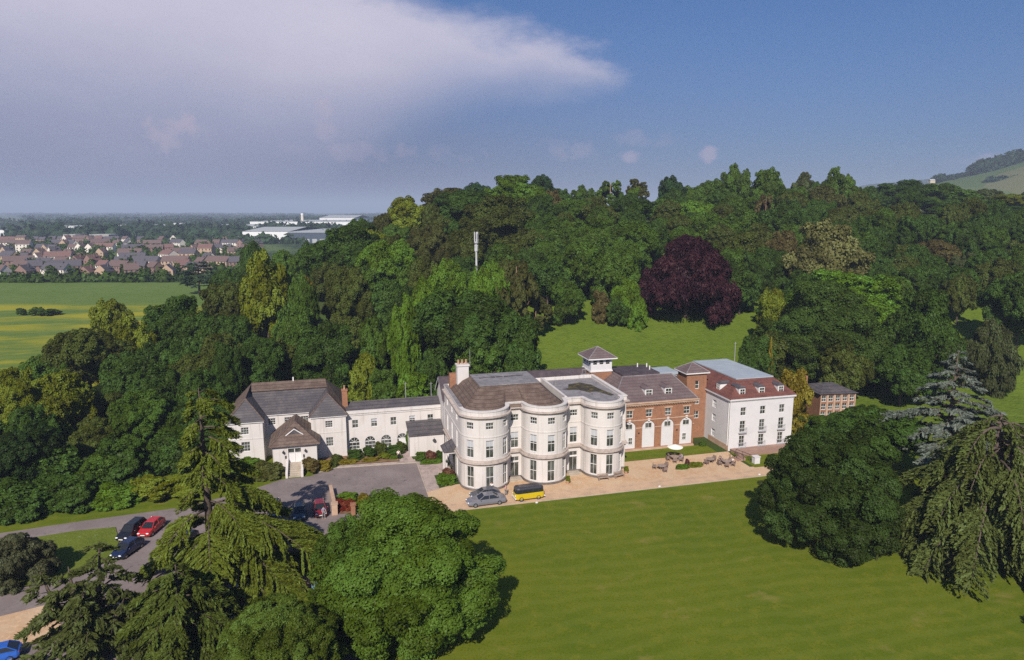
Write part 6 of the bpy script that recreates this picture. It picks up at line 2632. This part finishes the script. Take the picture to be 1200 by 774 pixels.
# ------------------------------------------------------------------ mast and poles
x, y, zt = at(558, 272, 164)
g = ground(x, y)
t = thing("telecom_mast", "tall pale telecom mast with antenna panels above the treetops", "mast", (x, y, g))
b = MB()
h = zt - g
M["mast_grey"] = mat("galvanised_grey", (.50, .50, .50), .6, [(1.5, (.40, .40, .41), .4, .65)])
b.tube([(0, 0, -1), (0, 0, h * .62), (0, 0, h - 2.2)], [.30, .26, .22], 10)
b.build("pole", M["mast_grey"], t)
for k in range(3):
    a = R(30 + 120 * k)
    b = MB()
    cx, cy = .42 * math.cos(a), .42 * math.sin(a)
    b.box(cx - .12, cy - .12, h - 2.4, cx + .12, cy + .12, h)
    b.tube([(0, 0, h - 1.9), (cx, cy, h - 1.9)], .05, 5)
    b.build("antenna_panel", M["mast_grey"], t)
    b = MB()
    b.box(cx * .7 - .14, cy * .7 - .14, h - 4.6, cx * .7 + .14, cy * .7 + .14, h - 3.0)
    b.build("equipment_box", M["mast_grey"], t)
b = MB()
b.lathe([(.50, h - 2.7), (.54, h - 2.6), (.50, h - 2.5)], n=14)
b.build("collar", M["mast_grey"], t)

for u, v0, Y, hh, lab in ((862, 401, 133, 10, "thin pale pole behind the white block's grey roof"), (505, 448, 126, 9, "grey pole behind the link wing beside the rear range's gable"), (475, 448, 126, 8, "thin grey pole over the middle of the link wing's roof"), (957, 420, 139, 9, "thin aerial pole rising behind the brick outbuilding")):
    x, y, z = at(u, v0, Y)
    t = thing("utility_pole", lab, "pole", (x, y, z - hh))
    b = MB()
    b.tube([(0, 0, 0), (0, 0, hh)], [.09, .06], 6)
    b.build("shaft", M["railing"], t)
    b = MB()
    b.tube([(-.3, 0, hh - .3), (.3, 0, hh - .3)], .03, 5)
    b.build("crossarm", M["railing"], t)


# ------------------------------------------------------------------ the town and the vale
def town():
    rng = random.Random(21)
    wallc = {"red": mat("town_red_brick", (.24, .15, .125), .9), "buff": mat("town_buff_brick", (.42, .30, .21), .9), "cream": mat("town_cream_render", (.72, .66, .58), .9)}
    roofc = {"dark": mat("town_slate", (.085, .078, .092), .8), "brown": mat("town_brown_tile", (.13, .088, .082), .8), "redtile": mat("town_red_tile", (.16, .09, .08), .8)}
    win = mat("town_window", (.05, .055, .07), .2)
    shapes = {}
    def get(kind, wc, rc):
        k = (kind, wc, rc)
        if k in shapes:
            return shapes[k]
        L, D_, H_, rh = {"house": (9, 8, 5.2, 3.4), "gable": (8, 10, 5.4, 4.0), "terrace": (21, 8.5, 5.6, 3.6), "block": (14, 10, 8.4, 3.2)}[kind]
        b = MB()
        b.box(-L / 2, -D_ / 2, 0, L / 2, D_ / 2, H_, 0)
        n = max(2, int(L / 3))
        for j in range(2 if H_ < 8 else 3):
            for i in range(n):
                x = -L / 2 + L * (i + .5) / n
                b.face([(x - .55, -D_ / 2 - .03, 1 + 2.6 * j), (x + .55, -D_ / 2 - .03, 1 + 2.6 * j), (x + .55, -D_ / 2 - .03, 2.3 + 2.6 * j), (x - .55, -D_ / 2 - .03, 2.3 + 2.6 * j)], 1)
        if kind == "gable":
            b.face([(-L / 2, -D_ / 2, H_), (L / 2, -D_ / 2, H_), (0, -D_ / 2, H_ + rh)], 0)
            b.face([(-L / 2, D_ / 2, H_), (0, D_ / 2, H_ + rh), (L / 2, D_ / 2, H_)], 0)
        else:
            for sg in (-1, 1):
                b.face([(sg * L / 2, -D_ / 2, H_), (sg * L / 2, D_ / 2, H_), (sg * L / 2, 0, H_ + rh)], 0)
        me = b.mesh("house_walls", [wallc[wc], win])
        r = MB()
        if kind == "gable":
            for sg in (-1, 1):
                r.face([(sg * (L / 2 + .4), -D_ / 2 - .2, H_ - .3), (sg * (L / 2 + .4), D_ / 2 + .2, H_ - .3), (0, D_ / 2 + .2, H_ + rh + .06), (0, -D_ / 2 - .2, H_ + rh + .06)])
        else:
            for sg in (-1, 1):
                r.face([(-L / 2 - .2, sg * (D_ / 2 + .4), H_ - .3), (L / 2 + .2, sg * (D_ / 2 + .4), H_ - .3), (L / 2 + .2, 0, H_ + rh + .06), (-L / 2 - .2, 0, H_ + rh + .06)])
        r.box(L * .28, -.4, H_ + rh * .6, L * .28 + .8, .4, H_ + rh + 1.1)
        shapes[k] = (me, r.mesh("house_roof", roofc[rc]))
        return shapes[k]
    wn_ = {"red": "red brick", "buff": "buff brick", "cream": "cream rendered"}
    rn = {"dark": "dark slate", "brown": "brown tiled", "redtile": "red tiled"}
    kn = {"house": "house side on", "gable": "gable-fronted house", "terrace": "terrace", "block": "three storey flats"}
    n = 0
    rows_ = [(412, 8, -4, 195), (446, 9, -4, 235), (486, 9, -4, 285), (535, 9, -4, 300), (595, 10, -4, 300), (670, 10, -4, 300), (765, 11, -4, 305), (880, 12, -4, 300)]
    for Y, sp, u0, u1 in rows_:
        xc = (u0 - 600) / FPX * Y
        x1 = (u1 - 600) / FPX * Y
        while xc < x1 and n < 296:
            kind = rng.choices(("house", "gable", "terrace", "block"), (5, 4, 3, 1 if Y > 500 else 0))[0]
            wc = rng.choices(("red", "buff", "cream"), (3.4, 3, 5))[0]
            rc = rng.choices(("dark", "brown", "redtile"), (5, 3, 2))[0]
            wdt = {"house": 8, "gable": 7, "terrace": 18.5, "block": 12.4}[kind]
            xc += wdt / 2 + rng.uniform(.8, 4.5)
            yy = Y + rng.uniform(-9, 9)
            me, rm = get(kind, wc, rc)
            x, y = c2l(xc, yy)
            o = link("town_house", me, None, (x, y, 0), -YAW + rng.choice((0, 0, .25, -.3, .5, -.5)))
            o.scale = (.88, .88, rng.uniform(.82, 1.02))
            zone = "nearest the field hedge" if Y < 460 else "in the middle of the far town" if Y < 620 else "at the back of the far town"
            tag(o, "%s %s with %s roof, %s" % (wn_[wc], kn[kind], rn[rc], zone), "house", "%s %ss with %s roofs %s" % (wn_[wc], kn[kind], rn[rc], zone))
            link("roof", rm, o)
            n += 1
            xc += wdt / 2 + (rng.uniform(5, 22) if rng.random() < .25 else 0)
    return n


town()


def big_shed(name, label, cat, u, vb, wpx, hm, depth, wallm, roofm, kind="flat", rz=0.0):
    Y = CAM_H / math.tan(math.atan((vb - 387) / FPX) + TILT)
    xc = (u - 600) / FPX * (Y * math.cos(TILT) + CAM_H * math.sin(TILT))
    w = wpx / FPX * Y
    x, y = c2l(xc, Y)
    t = thing(name, label, cat, (x, y, 0), -YAW + rz)
    b = MB()
    b.box(-w / 2, 0, 0, w / 2, depth, hm)
    b.build("wall", wallm, t)
    r = MB()
    if kind == "flat":
        r.box(-w / 2 - .5, -.5, hm + .01, w / 2 + .5, depth + .5, hm + .8)
    else:
        r.face([(-w / 2 - .5, -.5, hm), (w / 2 + .5, -.5, hm), (w / 2, depth / 2, hm + hm * .3), (-w / 2, depth / 2, hm + hm * .3)])
        r.face([(w / 2 + .5, depth, hm), (-w / 2 - .5, depth, hm), (-w / 2, depth / 2, hm + hm * .3), (w / 2, depth / 2, hm + hm * .3)])
    r.build("roof", roofm, t)
    return t, w, Y


MW = mat("shed_white", (.72, .72, .72), .7)
MG = mat("shed_grey_roof", (.36, .38, .38), .7)
MD = mat("shed_glazing", (.07, .09, .12), .3)
MB_ = mat("office_buff", (.50, .42, .30), .8)
for (lab, u, vb, wpx, hm, n, wm) in (("white flat roofed office block behind the far town", 82, 275, 32, 14, 9, MW), ("buff office building, left of two behind the town", 82, 284, 13, 9, 4, MB_), ("wide buff office building, right of two behind the town", 117, 284, 22, 9, 6, MB_), ("pale office at the back right of the far town", 208, 270, 16, 14, 4, MW)):
    t, w, Y = big_shed("office_block", lab, "office", u, vb, wpx, hm, 22, wm, MG)
    for j in range(max(2, int(hm / 4))):
        b = MB()
        for i in range(n):
            x = -w / 2 + w * (i + .5) / n
            b.box(x - w / n * .32, -.06, 1.5 + 3.8 * j, x + w / n * .32, -.01, 3.6 + 3.8 * j)
        b.build("window_band", MD, t)
for (lab, u, vb, wpx, hm, dep, rm, kd) in (("large white warehouse with grey roof in front of the other sheds", 312, 284.5, 54, 14, 160, MG, "gable"), ("dark fronted grey shed to the right of the white warehouse", 360, 285, 44, 13, 170, MG, "flat"), ("very long low grey roofed shed behind the warehouses", 352, 269.5, 116, 17, 260, MG, "flat"), ("pale low shed left of the long grey one", 275, 272.5, 52, 11, 120, MG, "gable"), ("long white shed behind the right half of the town", 160, 271, 74, 11, 90, MG, "flat"), ("white retail shed at the far left behind the town", 6, 277, 26, 10, 60, MD, "flat"), ("hazy pale shed near the wood's left shoulder", 395, 266, 40, 22, 200, MG, "gable")):
    t, w, Y = big_shed("warehouse", lab, "warehouse", u, vb, wpx, hm, dep, MW if "dark" not in lab else MD, rm, kd)
    b = MB()
    for i in range(5):
        x = -w / 2 + w * (i + .5) / 5
        b.box(x - 3, -.08, 0, x + 3, -.01, 5)
    b.build("loading_doors", MG, t)
x, y, z = at(354, 250.5, 1560)
t = thing("chimney_stack", "tall pale industrial chimney above the far sheds", "chimney", (x, y, 0))
b = MB()
b.tube([(0, 0, 0), (0, 0, z)], [3.4, 2.8], 12)
b.build("shaft", mat("stack_concrete", (.62, .56, .48), .8), t)
b = MB()
b.tube([(0, 0, z - 3), (0, 0, z + .5)], [3.0, 2.95], 12, cap=False)
b.build("rim_band", MW, t)


def clump_mesh(name, boxes, leaf, seed, per=60):
    """far trees and hedges as leafy lumps: boxes = (x, y, z, rx, ry, rz)"""
    rng = np.random.default_rng(seed)
    Vs, Ts, cv, cf, ct = [], [], [], [], []
    iv, if_ = ICO1
    off = 0
    for (x, y, z, a, b_, c) in boxes:
        d = unit(rng.normal(0, 1, (per, 3)) + np.array([0, 0, .3]))
        P = np.array([x, y, z]) + d * np.array([a, b_, c]) * rng.uniform(.85, 1.12, (per, 1))
        Vs.append(leaves_at(P, d + np.array([0, 0, .3]), leaf * max(a, c), rng))
        tt = rng.uniform(.2, .8)
        Ts.append(np.clip(tt + rng.normal(0, .12, per), 0, 1))
        cv.append(np.array([x, y, z]) + iv * np.array([a, b_, c]) * .86 * rng.uniform(.85, 1.1, (len(iv), 1)))
        cf.append(if_ + off)
        ct.append(np.full(len(if_), tt * .8))
        off += len(iv)
    return quad_mesh(name, np.concatenate(Vs), np.concatenate(Ts), M["leaf"], np.concatenate(cv), np.concatenate(cf), np.concatenate(ct))


def vale():
    rng = random.Random(8)
    # hedge between the field and the town
    bx = []
    xc = -330.0
    while xc < -170:
        h = rng.uniform(2.2, 4.2) * (1.6 if rng.random() < .16 else 1)
        x, y = c2l(xc, 388 + rng.uniform(-3, 5) + (xc + 250) * .03)
        bx.append((x, y, h * .4, rng.uniform(3, 5), 3, h))
        xc += rng.uniform(2.2, 4)
    o = link("field_hedge", clump_mesh("hedge", bx, .28, 3, 60))
    o.color = (*COL["dg"], 1)
    tag(o, "dark hedge with small trees between the green field and the town", "hedge")
    # gardens and street trees of the town
    bx = []
    for i in range(330):
        Y = rng.uniform(405, 900)
        u = rng.uniform(-5, 305)
        xc = (u - 600) / FPX * Y
        h = rng.uniform(2, 5)
        x, y = c2l(xc, Y)
        bx.append((x, y, h * .7, rng.uniform(2, 5), 3, h))
    o = link("town_greenery", clump_mesh("town_greenery", bx, .3, 4, 34))
    o.color = (*COL["dg"], 1)
    tag(o, "small dark garden and street trees among the far town's roofs", "greenery", kind="stuff")
    # far woods and hedgerows of the vale
    bx = []
    for i in range(150):
        Y = 900 * math.exp(rng.uniform(0, 2.25))
        u = rng.uniform(-15, 470)
        xc = (u - 600) / FPX * Y
        n = rng.randint(4, 13)
        tilt = rng.uniform(-.12, .12)
        for k in range(n):
            x, y = c2l(xc + k * 14 * (1 + Y / 5000) * rng.uniform(.8, 1.2), Y + k * 20 * tilt + rng.uniform(-6, 6))
            h = rng.uniform(7, 15)
            bx.append((x, y, h * .4, rng.uniform(10, 18) * (1 + Y / 5000), 12, h))
    o = link("far_woods", clump_mesh("far_woods", bx, .3, 5, 26))
    o.color = (.024, .048, .018, 1)
    tag(o, "hazy belts of far off woodland and hedgerow stretching to the horizon", "woodland", kind="stuff")
    # woodland in front of the sheds
    bx = []
    for i in range(120):
        Y = rng.uniform(820, 1250)
        u = rng.uniform(180, 430) if Y < 1000 else rng.uniform(120, 280)
        if Y > 860 and 262 < u < 420 and Y < 1100:
            continue
        xc = (u - 600) / FPX * Y
        h = rng.uniform(5, 10)
        x, y = c2l(xc, Y)
        bx.append((x, y, h * .4, rng.uniform(7, 14), 9, h))
    o = link("shelter_belt", clump_mesh("shelter_belt", bx, .3, 6, 40))
    o.color = (.028, .055, .018, 1)
    tag(o, "bushy belts of trees between the town and the warehouses", "woodland", kind="stuff")


vale()


def far_hills():
    # farmed hill at the right and the blue ridge beyond
    def hill(name, pts, Y, dep, m):
        v, f = [], []
        n = len(pts)
        fr = [0, .10, .22, .4, .6, .8, 1.0]
        for k, q in enumerate(fr):
            for (u, vv) in pts:
                yy = Y + dep * q
                x, y, zt = at(u, vv, Y + dep)
                top = zt
                d = ray(u, vv)
                xx, yy_ = c2l(d[0] * yy / d[1], yy)
                v.append((xx, yy_, -20 + (top + 20) * (math.sin(q * math.pi / 2) ** .9)))
        for k in range(len(fr) - 1):
            for i in range(n - 1):
                f.append((k * n + i, k * n + i + 1, (k + 1) * n + i + 1, (k + 1) * n + i))
        # back slope
        b0 = len(v)
        for (u, vv) in pts:
            d = ray(u, vv)
            yy = Y + dep * 1.6
            xx, yy_ = c2l(d[0] * yy / d[1], yy)
            v.append((xx, yy_, -20))
        k = len(fr) - 1
        for i in range(n - 1):
            f.append((k * n + i, k * n + i + 1, b0 + i + 1, b0 + i))
        me = bpy.data.meshes.new(name)
        me.from_pydata(v, [], f)
        me.materials.append(m)
        me.polygons.foreach_set("use_smooth", [True] * len(f))
        me.update()
        tag(link(name, me), kind="structure")
    def hill_extra(nt, geo, cur):
        v = node(nt, "ShaderNodeTexVoronoi", inp={"Scale": .006})
        nt.links.new(geo.outputs["Position"], v.inputs["Vector"])
        s = node(nt, "ShaderNodeSeparateColor")
        nt.links.new(v.outputs["Color"], s.inputs[0])
        cur = mixc(nt, smooth(nt, s.outputs[0], .35, .5), cur, (.09, .118, .04))
        return mixc(nt, smooth(nt, s.outputs[1], .72, .8), cur, (.12, .125, .055))
    mh = mat("hill_pasture", (.07, .105, .03), .95, extra=hill_extra, spec=.1)
    mb_ = mat("hill_wood", (.025, .045, .02), .95, [(.01, (.04, .06, .03), .4, .6)], spec=.1)
    hill("farm_hill", [(1030, 232), (1070, 222), (1110, 211), (1140, 206), (1170, 199), (1200, 190), (1240, 178), (1290, 170)], 900, 500, mh)
    hill("blue_ridge", [(960, 232), (1000, 220), (1020, 216), (1060, 213), (1100, 209), (1140, 207), (1200, 205), (1260, 205)], 2600, 1200, mb_)
    # copses on the farm hill
    def copse(lab, spots, seed):
        rng = random.Random(seed)
        bx = []
        for (u, v, Y, w, h) in spots:
            x, y, z = at(u, v, Y)
            bx.append((x, y, z, w, w, h))
        o = link("copse", clump_mesh("copse", bx, .3, seed, 130))
        o.color = (.020, .042, .016, 1)
        tag(o, lab, "copse", kind="stuff")
    rng = random.Random(3)
    copse("dark wood crowning the distant farm hill at the right edge", [(1142 + i * 4.2 + rng.uniform(-1, 1), 199 - i * 1.15 + rng.uniform(-2.5, 4), 1385, 13, 12) for i in range(17)] + [(1148 + i * 4, 206 - i * .5 + rng.uniform(-4, 4), 1370, 13, 10) for i in range(16)], 31)
    copse("round copse in the middle of the distant hillside fields", [(1156 + i * 2.6 + rng.uniform(-1, 1), 217 + rng.uniform(-4, 5), 1180, 11, 10) for i in range(14)], 32)
    copse("line of hedgerow trees on the distant hill's left shoulder", [(1098 + i * 4.5, 209 + rng.uniform(-1.5, 2), 1300, 9, 7) for i in range(5)] + [(1122 + i * 5, 206 + rng.uniform(-1, 1), 1390, 6, 5) for i in range(4)], 33)
    x, y, z = at(1092, 211, 1280)
    t = thing("farmhouse", "tiny white farmhouse on the distant hill", "house", (x, y, z - 6), -YAW)
    b = MB()
    b.box(-4.5, -3.5, 0, 4.5, 3.5, 5)
    b.build("wall", MB_, t)
    b = MB()
    for sg in (-1, 1):
        b.face([(-4.8, sg * 3.9, 4.8), (4.8, sg * 3.9, 4.8), (4.8, 0, 7.4), (-4.8, 0, 7.4)])
    b.build("roof", MG, t)


far_hills()


def haze():
    m = bpy.data.materials.new("haze_air")
    m.use_nodes = True
    nt = m.node_tree
    nt.nodes.clear()
    v = node(nt, "ShaderNodeVolumePrincipled")
    v.inputs["Color"].default_value = (.66, .78, 1.0, 1)
    v.inputs["Density"].default_value = HAZE
    v.inputs["Anisotropy"].default_value = 0.0
    o = node(nt, "ShaderNodeOutputMaterial")
    nt.links.new(v.outputs[0], o.inputs["Volume"])
    b = MB()
    b.box(-21000, -21000, -26, 21000, 21000, 262)
    tag(b.build("haze", m), kind="stuff")


HAZE = 1.9e-4
if HAZE:
    haze()
